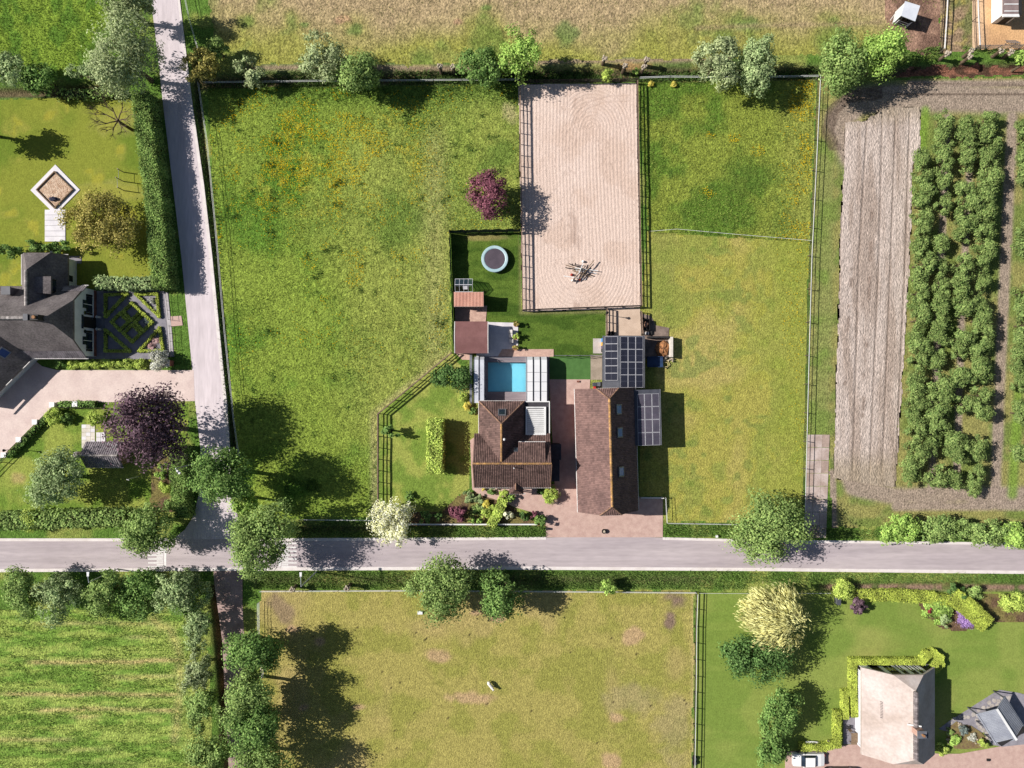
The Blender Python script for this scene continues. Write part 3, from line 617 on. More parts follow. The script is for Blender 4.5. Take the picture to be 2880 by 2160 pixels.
tree(632, 1346, 84, 12, 'green', 'tall green tree overhanging the side road near the junction', ry=74, hc=8, lobes=8)
tree(748, 1508, 96, 10, 'mid', 'large light green tree on the corner of the two roads', ry=98, hc=6.8, lobes=8)
tree(690, 1412, 46, 7, 'bright', 'small bright green tree between the two big corner trees', ry=42)
tree(420, 1478, 84, 9, 'mid', 'green tree leaning over the main road left of the junction', ry=82, lobes=7)
tree(1097, 1466, 56, 6.5, 'cream', 'cream-coloured variegated tree beside the main road', ry=64)
tree(1243, 1650, 88, 9, 'mid', 'broad light green tree on the verge south of the main road', ry=88, lobes=8)
tree(1412, 1662, 62, 8.5, 'green', 'dark green round tree beside the broad one south of the main road', ry=66)
tree(1712, 1655, 26, 3, 'bright', 'small bright green bush on the fence line south of the main road', ry=24, name='bush')
tree(2160, 1490, 106, 10, 'mid', 'large round green tree overhanging the main road on the right', ry=100, lobes=9)
tree(2192, 1714, 96, 8, 'golden', 'weeping yellow-green willow on the southeast lawn', ry=96, lobes=8)
tree(2130, 1862, 78, 7, 'dark', 'dark green tree below the weeping willow on the southeast lawn', ry=80)
tree(2190, 2005, 62, 6.5, 'green', 'green tree between the white car and the dark green tree', ry=68)
tree(2168, 2105, 46, 5, 'green', 'small green tree at the corner of the parking place', ry=52)
tree(1272, 1062, 56, 4.5, 'dark', 'bushy dark green tree beside the swimming pool', ry=44)
tree(1100, 1213, 26, 3.2, 'green', 'tiny young tree beside the black rail fence on the front lawn', ry=18, name='young_tree')
t_p = tree(1366, 546, 58, 6, 'plum', 'plum-red tree beside the sand arena', ry=66, hc=3.9)
for i, (px, py, r, ry, sp, lab) in enumerate(((70, 1668, 62, 68, 'mid', 'leftmost tree of the row south of the main road'), (178, 1672, 66, 66, 'pale', 'second tree from the left in the row south of the main road'),
      (292, 1668, 64, 66, 'mid', 'middle tree of the row south of the main road, white lamp in front'), (398, 1672, 62, 66, 'green', 'fourth tree from the left in the row south of the main road'),
      (508, 1672, 64, 62, 'pale', 'rightmost tree of the row south of the main road, next to the brick track'))):
    tree(px, py, r, 7.5, sp, lab, ry=ry, group='tree row south of the road', lobes=8)
for i, (px, py, r, ry, sp, lab) in enumerate(((556, 1770, 44, 60, 'pale', 'northernmost pale tree at the edge of the crop field'), (556, 1880, 46, 62, 'silver', 'second pale tree from the north at the edge of the crop field'),
      (572, 1985, 50, 62, 'mid', 'third pale tree from the north at the edge of the crop field'), (592, 2105, 58, 70, 'mid', 'southernmost pale tree at the edge of the crop field'))):
    tree(px, py, r, 6, sp, lab, ry=ry, group='pale trees along the crop field')
for i, (px, py, r, ry, sp, lab) in enumerate(((700, 1835, 68, 72, 'green', 'northernmost tall tree between brick track and brown pasture'), (688, 1945, 64, 72, 'mid', 'second tall tree from the north between brick track and brown pasture'),
      (712, 2050, 68, 76, 'green', 'third tall tree from the north between brick track and brown pasture'), (726, 2158, 72, 70, 'mid', 'southernmost tall tree between brick track and brown pasture'))):
    tree(px, py, r+6, 9.8, sp, lab, ry=ry+6, group='tall trees along the brick track', hc=5.4)
for i, (px, py, r, sp, lab) in enumerate(((2545, 1492, 56, 'bright', 'leftmost bush of the row at the right end of the road'), (2652, 1496, 64, 'mid', 'second bush of the row at the right end of the road'),
      (2768, 1496, 68, 'mid', 'third bush of the row at the right end of the road'), (2868, 1498, 56, 'bright', 'last bush of the row, at the right edge beside the road'))):
    tree(px, py, r, 4.5, sp, lab, ry=48, group='bushes at the right end of the road', name='roadside_bush')
# leafless tree
e = empty('bare_tree', (*W(374, 366), 0), 0, 'leafless tree with spreading bare branches beside the tall hedge', 'tree'); q = random.Random(5); tk = MB(); br = MB()
tk.tube([(0, 0, -.3), (-.3, .1, 1.5), (-.6, .3, 3)], [.24, .2, .17], 7)
def limb(p, d, l, r, n):
    p2 = p+d*l; br.tube([p, p+d*l*.5+Vector((0, 0, .05*l)), p2], [r, r*.8, r*.6], 4 if n < 2 else 5)
    if n:
        for k in range(3):
            dd = (d+Vector((q.uniform(-.8, .8), q.uniform(-.8, .8), q.uniform(-.15, .45)))).normalized(); limb(p+d*l*q.uniform(.55, 1), dd, l*q.uniform(.55, .8), r*.55, n-1)
for k in range(7):
    a = k*.9; limb(Vector((-.6, .3, 2.6)), Vector((math.cos(a), math.sin(a), .45)).normalized(), 1.75, .1, 3)
tk.obj('trunk', m_bark, e); br.obj('branches', m_bark, e)

# orchard: rows of small fruit trees
z4 = lambda x, y: (2160+x/2.304, y/2.304); z8 = lambda x, y: (2160+x/2.304, 720+y/2.304)
ROWS = {
 'first': [z4(990, y) for y in (1065, 1150, 1240, 1330, 1420, 1510, 1600)]+[z8(x, y) for x, y in ((980,60),(975,150),(975,240),(975,330),(970,420),(970,510),(965,600),(960,690),(955,780),(950,870),(945,960),(940,1050),(940,1140),(930,1250),(935,1340),(930,1430))],
 'second': [z4(x, y) for x, y in ((1140,780),(1130,860),(1130,960),(1130,1060),(1130,1150),(1125,1340),(1120,1580))]+[z8(x, y) for x, y in ((1100,90),(1110,180),(1120,270),(1120,360),(1125,450),(1115,525),(1090,665),(1080,840),(1080,930),(1090,1020),(1090,1110),(1070,1215),(1060,1420))],
 'third': [z4(x, y) for x, y in ((1290,830),(1290,900),(1290,980),(1285,1060),(1275,1240),(1280,1325),(1260,1430),(1260,1520))]+[z8(x, y) for x, y in ((1240,60),(1250,150),(1260,240),(1250,310),(1230,545),(1240,625),(1220,785),(1250,960),(1210,1200),(1220,1285),(1200,1450))],
 'fourth': [z4(x, y) for x, y in ((1420,775),(1420,870),(1430,960),(1410,1040),(1420,1130),(1400,1230),(1390,1320),(1395,1420),(1385,1510),(1390,1600))]+[z8(x, y) for x, y in ((1390,50),(1390,190),(1380,330),(1370,420),(1380,505),(1380,600),(1380,695),(1370,770),(1350,905),(1360,990),(1340,1230),(1345,1415),(1330,1500))],
 'fifth': [z4(x, y) for x, y in ((1665,830),(1665,910),(1665,1010),(1660,1120),(1660,1500),(1650,1590))]+[z8(x, y) for x, y in ((1655,240),(1650,340),(1650,450),(1645,540),(1640,640),(1635,720),(1625,840),(1625,1020),(1620,1270))]}
protoC = [crown_mesh('crown', 'fruit', 1.38, 1.42, 1.15, 1.75, 900+k, cover=1.15, lobes=7) for k in range(6)]
protoT = [trunk_mesh(2.8, 1.6, 1, 1, .8, 900+k, r0=.07) for k in range(3)]
ordn = lambda k: ('first','second','third','fourth','fifth','sixth','seventh','eighth','ninth','tenth','eleventh','twelfth','thirteenth','fourteenth','fifteenth','sixteenth','seventeenth','eighteenth','nineteenth','twentieth','twenty-first','twenty-second','twenty-third','twenty-fourth','twenty-fifth')[k]
for rw, ps in ROWS.items():
    for k, (px, py) in enumerate(ps):
        x, y = W(px, py, 1.6); s = rnd.uniform(.95, 1.3)
        t = empty('fruit_tree', (x, y, 0), rnd.uniform(0, 6.28), f'{ordn(k)} fruit tree from the north in the {rw} orchard row from the bare field', 'fruit tree', 'orchard fruit trees')
        t.scale = (s, s*rnd.uniform(.95, 1.2), s*rnd.uniform(.9, 1.1)); link('crown', protoC[rnd.randrange(6)], t); link('trunk', protoT[rnd.randrange(3)], t)

# pollarded willow stumps along the ditch
def pollard(px, py, label, h=1.7, n=9, tw=True):
    _ts[0] += 1; q = random.Random(_ts[0]); e = empty('pollard_willow', (*W(px, py), 0), 0, label, 'tree stump', 'pollarded willow stumps')
    MB().tube([(0, 0, -.5), (.04, .02, h*.5), (0, 0, h)], [.26, .22, .26], 8).obj('trunk', m_bark, e)
    m = MB()
    for k in range(n):
        a = k*2.4; r = .14+.03*k; m.ball((math.cos(a)*r, math.sin(a)*r, h+q.uniform(-.05, .2)), q.uniform(.1, .19), k, 7, 5, .25)
    m.obj('knobs', m_pale_bark, e)
for px, py, l in ((1240, 202, 'left of two pale pollard stumps beside the green tree near the arena'), (1277, 203, 'right of two pale pollard stumps beside the green tree near the arena'),
                  (1695, 180, 'pollard stump above the yellow-green bush behind the arena'), (1752, 200, 'low pollard stump in the middle behind the arena'), (1812, 184, 'upper of the two pollard stumps at the arena corner'), (1804, 204, 'lower of the two pollard stumps at the arena corner'),
                  (2642, 168, 'pollard stump at the end of the left white tape fence'), (2708, 160, 'upper dark pollard stump between the two white tape fences'), (2705, 176, 'lower pale pollard stump between the two white tape fences'), (2790, 160, 'left pollard stump below the sandy yard gate'), (2818, 164, 'right pollard stump below the sandy yard gate'),
                  (984, 1645, 'gnarled pale stump on the verge south of the main road'), (833, 1648, 'brown stump at the foot of the street lamp south of the road')): pollard(px, py, l)

# ------------------------------------------------------------------ hedges and shrubs
hedge([(394, 276), (404, 360), (418, 470), (432, 580), (441, 690), (449, 785)], 2.2, 3.0, 'hedge', 'tall hedge along the side road beside the west lawn', rough=.13)
hedge([(440, 792), (360, 797), (280, 793)], 1.5, 1.9, 'pale', 'lower silvery hedge above the formal garden', rough=.13)
hedge([(170, 262), (250, 264), (335, 258)], 1.1, 1.0, 'weed', 'straggly low hedge at the top of the west lawn', rough=.2, cover=.6)
for k, (x, l) in enumerate(((25, 'left'), (92, 'middle'), (160, 'right'))): tree(x, 693 if k else 705, 40, 3.4, 'green', f'{l} espaliered tree of the row behind the thatched farmhouse', ry=20, group='trees behind the farmhouse')
hedge([(1223, 1182), (1222, 1330)], 2.0, 2.7, 'lime', 'tall free-standing clipped hedge on the front lawn', rough=.12)
hedge([(497, 1275), (500, 1340), (503, 1400), (508, 1440)], 1.9, 2.2, 'hedge', 'hedge beside the side road below the copper tree', rough=.14)
hedge([(-80, 1470), (150, 1462), (330, 1458)], 2.0, 2.4, 'mid', 'hedge along the southern edge of the southwest lawn', rough=.16)
shrub(85, 1462, 40, 3.0, 'lime', 'yellow-green shrub in front of the southern hedge at the left', ry=34)
for i, x in enumerate((168, 205, 238, 268, 300, 332, 362, 395)):
    shrub(x, 1024, 21, 1.1, 'lime' if i else 'green', f'{ordn(i)} ball-shaped shrub from the left beside the west drive', ry=15, group='ball shrubs beside the drive')
shrub(449, 1015, 33, 2.6, 'whitefl', 'white-flowering shrub at the end of the west drive', ry=33)
# formal box garden
def box_line(pts, label, closed=True): hedge(pts, .34, .4, 'box', label, name='box_hedge', group='box hedges of the formal garden', rough=.03, closed=closed, cover=.8)
box_line([(380, 827), (440, 826), (446, 890)], 'box-hedge triangle in the sunny upper right of the formal garden'); box_line([(447, 922), (457, 985), (390, 987)], 'box-hedge triangle in the lower right of the formal garden')
box_line([(295, 829), (355, 826), (295, 890)], 'box-hedge triangle in the shaded upper left of the formal garden'); box_line([(295, 928), (295, 987), (362, 987)], 'box-hedge triangle in the lower left of the formal garden')
for (cx, cy), n in (((369, 876), 'upper'), ((402, 906), 'right'), ((370, 937), 'lower'), ((336, 905), 'left')):
    box_line([(cx, cy-24), (cx+24, cy), (cx, cy+24), (cx-24, cy)], f'{n} diamond of box hedge in the middle of the formal garden')
for k, (px, py, sp, l) in enumerate(((425, 845, 'whitefl', 'pale plants in the upper right triangle bed'), (437, 868, 'whitefl', 'pale plants near the tip of the upper right triangle bed'), (440, 958, 'pinkfl', 'pinkish plants in the lower right triangle bed'), (425, 975, 'pinkfl', 'pinkish plants along the lower edge of the lower right triangle bed'), (414, 903, 'bluegrey', 'grey spiky plant in the right diamond bed'))):
    shrub(px, py, 12, .5, sp, l, ry=10, name='flowers', cat='plant')
# front garden of the house
for a in ((1288, 1446, 27, 2.2, 'plum', 'round purple shrub in the front garden bed'), (1428, 1450, 18, 1.8, 'cream', 'small cream shrub in the front garden bed'), (1366, 1418, 13, 1.1, 'yellow', 'bright yellow shrub in the front garden bed'),
          (1385, 1427, 11, 1.0, 'lime', 'small lime shrub right of the bright yellow one'), (1365, 1442, 17, 1.2, 'lime', 'lime shrub below the bright yellow one'), (1328, 1462, 11, .9, 'bright', 'left of two small green plants by the white garden wall'), (1348, 1464, 10, .9, 'bright', 'right of two small green plants by the white garden wall'),
          (1417, 1388, 14, 1.4, 'lime', 'clipped ball left of the front porch'), (1434, 1400, 14, 1.2, 'bright', 'clipped ball in front of the left porch ball'), (1548, 1392, 24, 1.7, 'lime', 'broad clipped shrub right of the front porch'), (1562, 1402, 9, 1.2, 'pinkfl', 'pink-flowering plant against the broad clipped shrub'),
          (1541, 1371, 8, 1.0, 'yellow', 'yellow plant at the house corner right of the porch'), (1361, 1375, 7, .7, 'yellow', 'yellow plant at the left end of the house front'), (1384, 1381, 14, .9, 'green', 'low green plants under the front wall left of the porch'), (1518, 1383, 14, .9, 'dark', 'dark low plants under the front wall right of the porch'),
          (1525, 1462, 22, 2.0, 'green', 'clipped green shrub at the drive entrance'), (1475, 1452, 16, 1.1, 'dark', 'dark green shrub between cream shrub and entrance shrub'), (1503, 1450, 13, 1.0, 'plum', 'small reddish shrub left of the entrance shrub'),
          (1195, 1455, 20, 1.6, 'green', 'shaded green shrub right of the cream tree'), (1232, 1450, 14, 1.2, 'dark', 'shaded dark shrub left of the round purple one'), (1320, 1398, 22, .9, 'pale', 'grey-green ground plants in the corner of the front garden'), (1345, 1410, 24, .9, 'pale', 'grey-green ground plants beside the curved garden path'), (1340, 1432, 20, .8, 'weed', 'leafy ground plants between purple and yellow shrubs'),
          (1152, 1395, 16, 1.0, 'green', 'low leafy clump at the lower end of the black fence'), (1315, 1142, 12, 1.2, 'yellow', 'small yellow ball shrub behind the pool'), (1302, 1118, 14, 1.2, 'lime', 'yellow-green shrub beside the dark pool tree'), (1330, 1158, 12, .6, 'green', 'low green plant at the house corner behind the pool'),
          (1708, 213, 18, 2.0, 'lime', 'yellow-green bush behind the arena'), (1790, 200, 12, 1.0, 'bright', 'small bright plant beside the arena corner stumps')):
    shrub(a[0], a[1], a[2], a[3], a[4], a[5])
hedge([(1412, 1414), (1402, 1440), (1386, 1470)], 1.15, 1.3, 'lime', 'clipped yellow-green hedge running diagonally through the front garden', rough=.08)
for i, (px, py) in enumerate(((1800, 236), (1866, 238))): shrub(px+30, py, 10, .5, 'yellow', f'{("left","right")[i]} yellow flower clump at the top of the east meadow', name='flower_clump', cat='plant')
# southeast garden
for a in ((2410, 1702, 30, 2.4, 'copper', 'dark purple ball shrub on the southeast lawn'), (2372, 1658, 30, 2.0, 'lime', 'bright lime shrub beside the purple ball'), (2612, 1715, 11, .9, 'redleaf', 'small red maple shrub in the southeast garden bed'), (2640, 1712, 46, .9, 'bright', 'green cushion shrubs around the red maple'), (2655, 1748, 22, 1.2, 'pale', 'grey-green bush at the front of the garden bed'),
          (2690, 1668, 30, 1.8, 'dark', 'dark green clipped shrub at the back of the garden bed'), (2745, 1672, 30, 1.6, 'weed', 'mottled shrub at the back of the garden bed'), (2712, 1712, 12, .9, 'dark', 'dark plant between green cushions and violets'), (2722, 1744, 30, .7, 'violet', 'violet flower patch in front of the golden hedge'), (2702, 1715, 12, .6, 'violet', 'narrow violet strip at the back of the flower patch'),
          (2850, 1694, 42, 2.6, 'lime', 'large bright lime bush at the right edge of the garden'), (2830, 2040, 2, .3, 'green', 'tiny weed at the grey shed')):
    if a[2] > 5: shrub(a[0], a[1], a[2], a[3], a[4], a[5], ry={2850: 30, 2722: 22}.get(a[0]))
hedge([(2700, 1690), (2730, 1712), (2765, 1745)], 2.3, 1.5, 'box', 'golden clipped hedge in the southeast garden bed', rough=.07)
hedge([(2425, 1676), (2520, 1675), (2620, 1682), (2660, 1690)], 1.5, .7, 'box', 'low golden hedge along the back of the southeast lawn', rough=.1, cover=.8)
hedge([(2405, 2010), (2402, 1945), (2402, 1862), (2500, 1862), (2595, 1862), (2612, 1842), (2630, 1838), (2646, 1850), (2648, 1868), (2634, 1884)], .85, 1.0, 'box', 'clipped golden hedge with a curled end around the thatched house', rough=.025)
hedge([(2380, 2016), (2379, 1952), (2400, 1950)], .8, 1.0, 'box', 'short clipped hedge left of the house patio', rough=.025)
hedge([(2262, 2104), (2320, 2104), (2357, 2096), (2358, 2010)], .85, 1.0, 'box', 'clipped hedge behind the white car', rough=.06)
shrub(2710, 2054, 15, 1.2, 'bluegrey', 'blue-grey ball shrub in the rockery'); shrub(2690, 2088, 22, .9, 'bright', 'green shrub at the front of the rockery'); shrub(2765, 2090, 13, 1.2, 'lime', 'pointed lime shrub at the right of the rockery'); shrub(2735, 2075, 16, .5, 'whitefl', 'pale flowers among the rockery stones'); shrub(2672, 2058, 14, .5, 'weed', 'leafy plants at the left of the rockery')
shrub(2655, 2112, 18, .9, 'lime', 'bright lime shrub at the corner of the thatched house'); shrub(2643, 2092, 8, .8, 'lime', 'smaller lime shrub at the corner of the thatched house')
# southwest garden
hedge([(165, 1137), (265, 1136)], .7, .8, 'green', 'low hedge between white posts along the west drive', rough=.07); hedge([(150, 1152), (20, 1285)], .6, .7, 'green', 'low hedge running diagonally along the west drive', rough=.08)
shrub(150, 1172, 26, 1.8, 'lime', 'yellow-green bush inside the corner of the drive fence'); shrub(185, 1180, 20, 1.5, 'green', 'dark green bush next to the yellow-green corner bush'); shrub(268, 1178, 24, 1.8, 'lime', 'yellow-green bush at the foot of the copper tree')
shrub(455, 1325, 24, 1.3, 'bright', 'upper leafy shrub in the corner bed'); shrub(462, 1372, 20, 1.1, 'lime', 'middle leafy shrub in the corner bed'); shrub(480, 1420, 26, 1.2, 'mid', 'lower leafy shrub in the corner bed')
shrub(860, 1648, 8, .6, 'weed', 'weeds beside the lamp post stump')
# long grass, weeds and flowers too many to count
veg_keep = np.clip(.35+1.2*(N1-.3), .2, 1)
tufts('meadow_grass', REG[7][1], 62, .17, .085, ((160,184,60), (108,150,44)), 'long green meadow grass', 'grass', 301, veg_keep)
tufts('meadow_dark_tufts', REG[7][1], 160, .3, .1, ((96,130,44), (62,98,34)), 'dark green grass tufts in the meadow', 'grass', 302, SPOT*.35+sstep(310, 245, PYY)*.2)
tufts('east_meadow_grass', REG[8][1], 62, .2, .085, ((158,172,60), (104,136,42)), 'long grass in the upper east meadow', 'grass', 303, veg_keep)
tufts('field_grass', REG[5][1], 60, .2, .1, ((150,178,52), (104,144,40)), 'lush grass of the northwest field', 'grass', 304, .3+.7*N2)
tufts('verge_grass', [(720,1607),(2100,1607),(2100,1656),(720,1656)], 90, .35, .1, ((140,170,70), (84,122,42)), 'rank grass on the verge south of the road', 'grass', 305)
tufts('verge_grass', [(2100,1610),(3100,1616),(3100,1642),(2100,1640)], 90, .3, .1, ((166,180,92), (108,140,58)), 'paler verge grass at the right of the road', 'grass', 306)
tufts('verge_grass', [(1068,1480),(1536,1478),(1536,1510),(700,1512),(690,1470),(1068,1464)], 90, .35, .1, ((124,156,56), (78,114,38)), 'rank grass between the road and the front garden', 'grass', 307)
tufts('verge_grass', [(1868,1472),(2255,1472),(2340,1488),(2520,1490),(3100,1500),(3100,1524),(1868,1508)], 80, .35, .1, ((140,168,70), (88,124,44)), 'rank grass north of the road on the right', 'grass', 308)
tufts('ditch_plants', [(560,205),(1458,196),(1800,196),(2310,190),(2310,218),(1800,228),(1458,230),(560,246)], 110, .55, .13, ((110,140,58), (60,92,36)), 'dense green plants in the ditch', 'plants', 309, .2+.8*sstep(.35, .6, N1))
tufts('ditch_plants', [(545,170),(600,520),(625,720),(665,1290),(648,1290),(632,1120),(600,720),(577,520),(548,304)], 60, .4, .1, ((130,160,60), (80,114,40)), 'long grass along the roadside ditch', 'grass', 310)
tufts('crop_plants', REG[13][1], 55, .22, .09, ((158,182,74), (104,146,46)), 'green rows of the crop', 'crop', 311, sstep(.35, .55, vnoise(.9, 44, 2, (.3, 1.6)))*.9)
tufts('paddock_grass', REG[0][1], 26, .14, .09, ((172,170,92), (118,136,58)), 'tussocky grass of the north pasture', 'grass', 312, sstep(.4, .6, vnoise(.7, 93, 2)))
tufts('bank_weeds', [(2500,150),(2640,130),(2860,140),(2860,176),(2500,200)], 60, .5, .13, ((132,160,66), (80,112,42)), 'weeds on the bank below the sandy yard', 'plants', 313, sstep(.4, .6, N2))
def flowers(name, poly, dens, keep, seed, label, c):
    g = np.random.default_rng(seed); ps = np.array([W(*p) for p in poly]); lo, hi = ps.min(0), ps.max(0); n = int((hi-lo).prod()*dens); xy = lo+g.random((n, 2))*(hi-lo)
    xy = xy[inpoly([tuple(p) for p in ps], xy[:, 0], xy[:, 1])]; i = ((xy[:, 0]+81)/GS).astype(int); j = ((xy[:, 1]+63)/GS).astype(int); m = g.random(len(xy)) < keep[j, i]; xy, i, j = xy[m], i[m], j[m]; n = len(xy)
    P = np.stack([xy[:, 0], xy[:, 1], Z[j, i]+.26], 1); N = g.normal(0, .3, (n, 3))+np.array([0, 0, 1])
    return tag(link(name, leaf_mesh(name, P, N, g.normal(0, 1, (n, 3)), g.uniform(.07, .14, n), 1, g.random(n), c)), label, 'flowers', kind='stuff')
m_butter = leaf_mat('buttercups', A(236,200,30), A(214,176,24), .2)
ky = np.clip(1-np.hypot((PXX-900)/380, (PYY-430)/230), 0, 1)*sstep(.42, .66, N2)*1.3+.05*sstep(.5, .7, N1)+np.exp(-(dline([(590, 300), (620, 700)])/14)**2)*.3*sstep(.5, .7, N2)+np.clip(1-np.hypot((PXX-1000)/420, (PYY-800)/300), 0, 1)*sstep(.55, .7, N2)*.4
flowers('buttercups', REG[7][1], 34, ky*1.5, 401, 'yellow buttercups scattered over the meadow', m_butter)
k2 = sstep(2150, 2280, PXX+(N1-.5)*160)*sstep(.45, .65, N2)*.8
for q in ((1990, 540, 40, 26), (2060, 390, 20, 14), (2130, 425, 24, 20), (1995, 380, 24, 16), (2250, 300, 50, 50), (2230, 900, 40, 160)): k2 = np.maximum(k2, blob(*q)*.9)
flowers('buttercups', REG[8][1]+[], 40, k2, 402, 'yellow buttercups in the upper east meadow', m_butter)
flowers('buttercups', REG[9][1], 14, k2*.6, 403, 'sparse yellow flowers in the lower east paddock', m_butter)
# ------------------------------------------------------------------ roof builders
def to_uv(pts):
    p0 = Vector(pts[0]); u = (Vector(pts[1])-p0).normalized(); n = Vector((0, 0, 0))
    for a, b in zip(pts[1:-1], pts[2:]): n += (Vector(a)-p0).cross(Vector(b)-p0)
    n.normalize()
    if n.z < 0: n = -n
    v = n.cross(u); return p0, u, v, n
def in2(p, poly):
    r = False; n = len(poly)
    for i in range(n):
        (x1, y1), (x2, y2) = poly[i], poly[(i+1) % n]
        if (y1 > p[1]) != (y2 > p[1]) and p[0] < (x2-x1)*(p[1]-y1)/(y2-y1)+x1: r = not r
    return r
def tiles(parent, pts, mat, pu=.24, pv=.34, name='roof_tiles', lift=.035, bow=.05):
    """overlapping curved tiles on a slope; pts[0]->pts[1] is the eave"""
    p0, u, v, n = to_uv(pts); uv = [((Vector(p)-p0).dot(u), (Vector(p)-p0).dot(v)) for p in pts]
    if sum(q[1] for q in uv) < 0: v = -v; uv = [(a, -b) for a, b in uv]
    us = [q[0] for q in uv]; vs_ = [q[1] for q in uv]; m = MB(); j = 0; vv = min(vs_)
    q = random.Random(int(abs(p0.x*100))+len(pts))
    while vv < max(vs_):
        uu = min(us)
        while uu < max(us):
            if in2((uu+pu/2, vv+pv*.45), uv):
                b = len(m.v); e = q.uniform(-.012, .012)
                for dv, lz in ((-.03, lift), (pv*.97, .008)):
                    for fu, bz in ((.0, 0), (.3, bow), (.62, bow), (1.0, 0)):
                        p = p0+u*(uu+pu*fu*.99)+v*(vv+dv+e)+n*(lz+bz); m.v.append(tuple(p))
                for k in range(3): m.f.append((b+k, b+k+1, b+5+k, b+4+k))
            uu += pu
        vv += pv
    o = m.obj(name, mat, parent); o['kind'] = 'stuff'; return o
def ridge(parent, a, b, mat, r=.13, name='ridge_tiles', step=.4, lift=.05):
    a, b = Vector(a), Vector(b); d = b-a; L = d.length; u = d/L; m = MB(); k = max(1, int(L/step)); s = L/k
    for i in range(k): m.tube([a+u*s*i+Vector((0, 0, lift)), a+u*s*(i+.96)+Vector((0, 0, lift))], [r*1.1, r*.92], 8)
    return m.obj(name, mat, parent)
def gutter(parent, a, b, mat, r=.07): return MB().tube([a, b], r, 6).obj('gutter', mat, parent)
m_tile = M('brown_tiles', A(118,94,88), A(92,72,68), .7, .75, island=.3, fine=.1, spec=.25)
m_tile2 = M('barn_tiles', A(132,104,98), A(110,86,82), .6, .8, island=.22, fine=.1)
m_under = M('roof_boards', A(104,80,72), A(84,64,58), 2, .9)
m_lichen = M('lichen_ridge', A(206,160,96), A(150,116,92), 3, .95, .3, 14, island=.25)
m_hipc = M('hip_caps', A(164,128,104), A(126,98,86), 3, .9, island=.2)
m_gut = M('white_gutter', A(236,232,228), A(206,200,198), 2, .5, fine=.04)
m_wallw = M('white_wall', A(232,234,240), A(214,216,222), .6, .8, fine=.04)
m_wallb = M('brick_wall', A(150,96,80), A(120,76,64), 2, .9, island=.1)
m_dark = M('dark_boards', A(56,54,54), A(40,38,40), 3, .7); m_black = M('black_paint', A(38,34,34), A(24,22,24), 4, .6)
m_glass = M('window_glass', A(30,38,48), A(44,56,70), 1, .08, spec=.8, fine=.02); m_sky = M('skylight_glass', A(120,160,210), A(96,140,196), 1, .12, spec=.9, fine=.02)
m_steel = M('grey_steel', A(150,152,160), A(124,126,134), 1.2, .4, metal=.5, fine=.05); m_dkst = M('anthracite_roof', A(84,86,96), A(70,72,82), 1, .55, fine=.06)
m_wood = M('weathered_wood', A(150,128,104), A(112,92,74), 3, .9, stretch=(1, 6, 1)); m_whitep = M('white_paint', A(246,246,246), A(228,228,228), 1, .5, fine=.03)
m_thatch = M('dark_thatch', A(132,124,124), A(104,97,98), .5, 1, .9, 16, .06, fine=.3); m_thatch2 = M('pale_thatch', A(206,194,190), A(184,168,160), .3, 1, .5, 14, .05, fine=.1)
m_bitumen = M('bitumen', A(72,70,76), A(58,56,62), 1.5, .85)
def skylight(parent, c, u, v, n, w, l, gm):
    """framed roof window lying on a slope"""
    c, u, v, n = Vector(c), Vector(u), Vector(v), Vector(n); f = MB(); g = MB()
    def ring(a, b, z): return [c+u*x*a/2+v*y*b/2+n*z for x, y in ((-1, -1), (1, -1), (1, 1), (-1, 1))]
    o1, o2, i2 = ring(w, l, 0), ring(w, l, .16), ring(w*.76, l*.82, .16)
    for k in range(4):
        j = (k+1) % 4; f.poly([o1[k], o1[j], o2[j], o2[k]]); f.poly([o2[k], o2[j], i2[j], i2[k]])
    fr = f.obj('skylight', m_steel, parent); g.poly(ring(w*.78, l*.84, .13)).obj('pane', gm, fr); return fr
def halfhip(parent, cx, cy, Wd, L, ez, rz, hz, d, rot, mat, thick=.22, tile=False, tm=None, hipn=True, hips=True, ridge_mat=None, hipmat=None):
    """half-hipped roof: ridge along local y, returns local->world function"""
    cr, sr = math.cos(rot), math.sin(rot); T = lambda x, y, z: Vector((cx+x*cr-y*sr, cy+x*sr+y*cr, z))
    w = Wd/2; l = L/2; uh = w*(rz-hz)/(rz-ez); dn = d if hipn else 0; ds = d if hips else 0
    out = {}
    for sg, nm in ((-1, 'w'), (1, 'e')):
        p = [T(sg*w, -l, ez), T(sg*w, l, ez)]
        p += [T(sg*uh, l, hz), T(0, l-dn, rz)] if hipn else [T(0, l, rz)]
        p += [T(0, -l+ds, rz), T(sg*uh, -l, hz)] if hips else [T(0, -l, rz)]
        MB().slab(p, thick).obj('roof_slope', mat, parent); out[nm] = p
        if tile: tiles(parent, p, tm)
    for sg, on in ((1, hipn), (-1, hips)):
        if on:
            p = [T(-uh, sg*l, hz), T(uh, sg*l, hz), T(0, sg*(l-d), rz)]; MB().slab(p, thick).obj('roof_hip', mat, parent)
            if tile: tiles(parent, p, tm)
            if hipmat:
                for x in (-uh, uh): ridge(parent, T(x, sg*l, hz), T(0, sg*(l-d), rz), hipmat, .1)
    if ridge_mat: ridge(parent, T(0, -l+ds, rz), T(0, l-dn, rz), ridge_mat, .16)
    return T
def gable_wall(parent, T, Wd, y, ez, rz, hz, mat, t=.25, name='gable_wall'):
    w = Wd/2; uh = w*(rz-hz)/(rz-ez); pts = [(-w, 0), (w, 0), (w, ez), (uh, hz), (-uh, hz), (-w, ez)]
    m = MB(); n = len(pts); a = [T(x, y, z) for x, z in pts]; b = [T(x, y-math.copysign(t, y), z) for x, z in pts]
    m.poly(a); m.poly(b[::-1])
    for k in range(n): j = (k+1) % n; m.poly([a[k], b[k], b[j], a[j]])
    return m.obj(name, mat, parent)

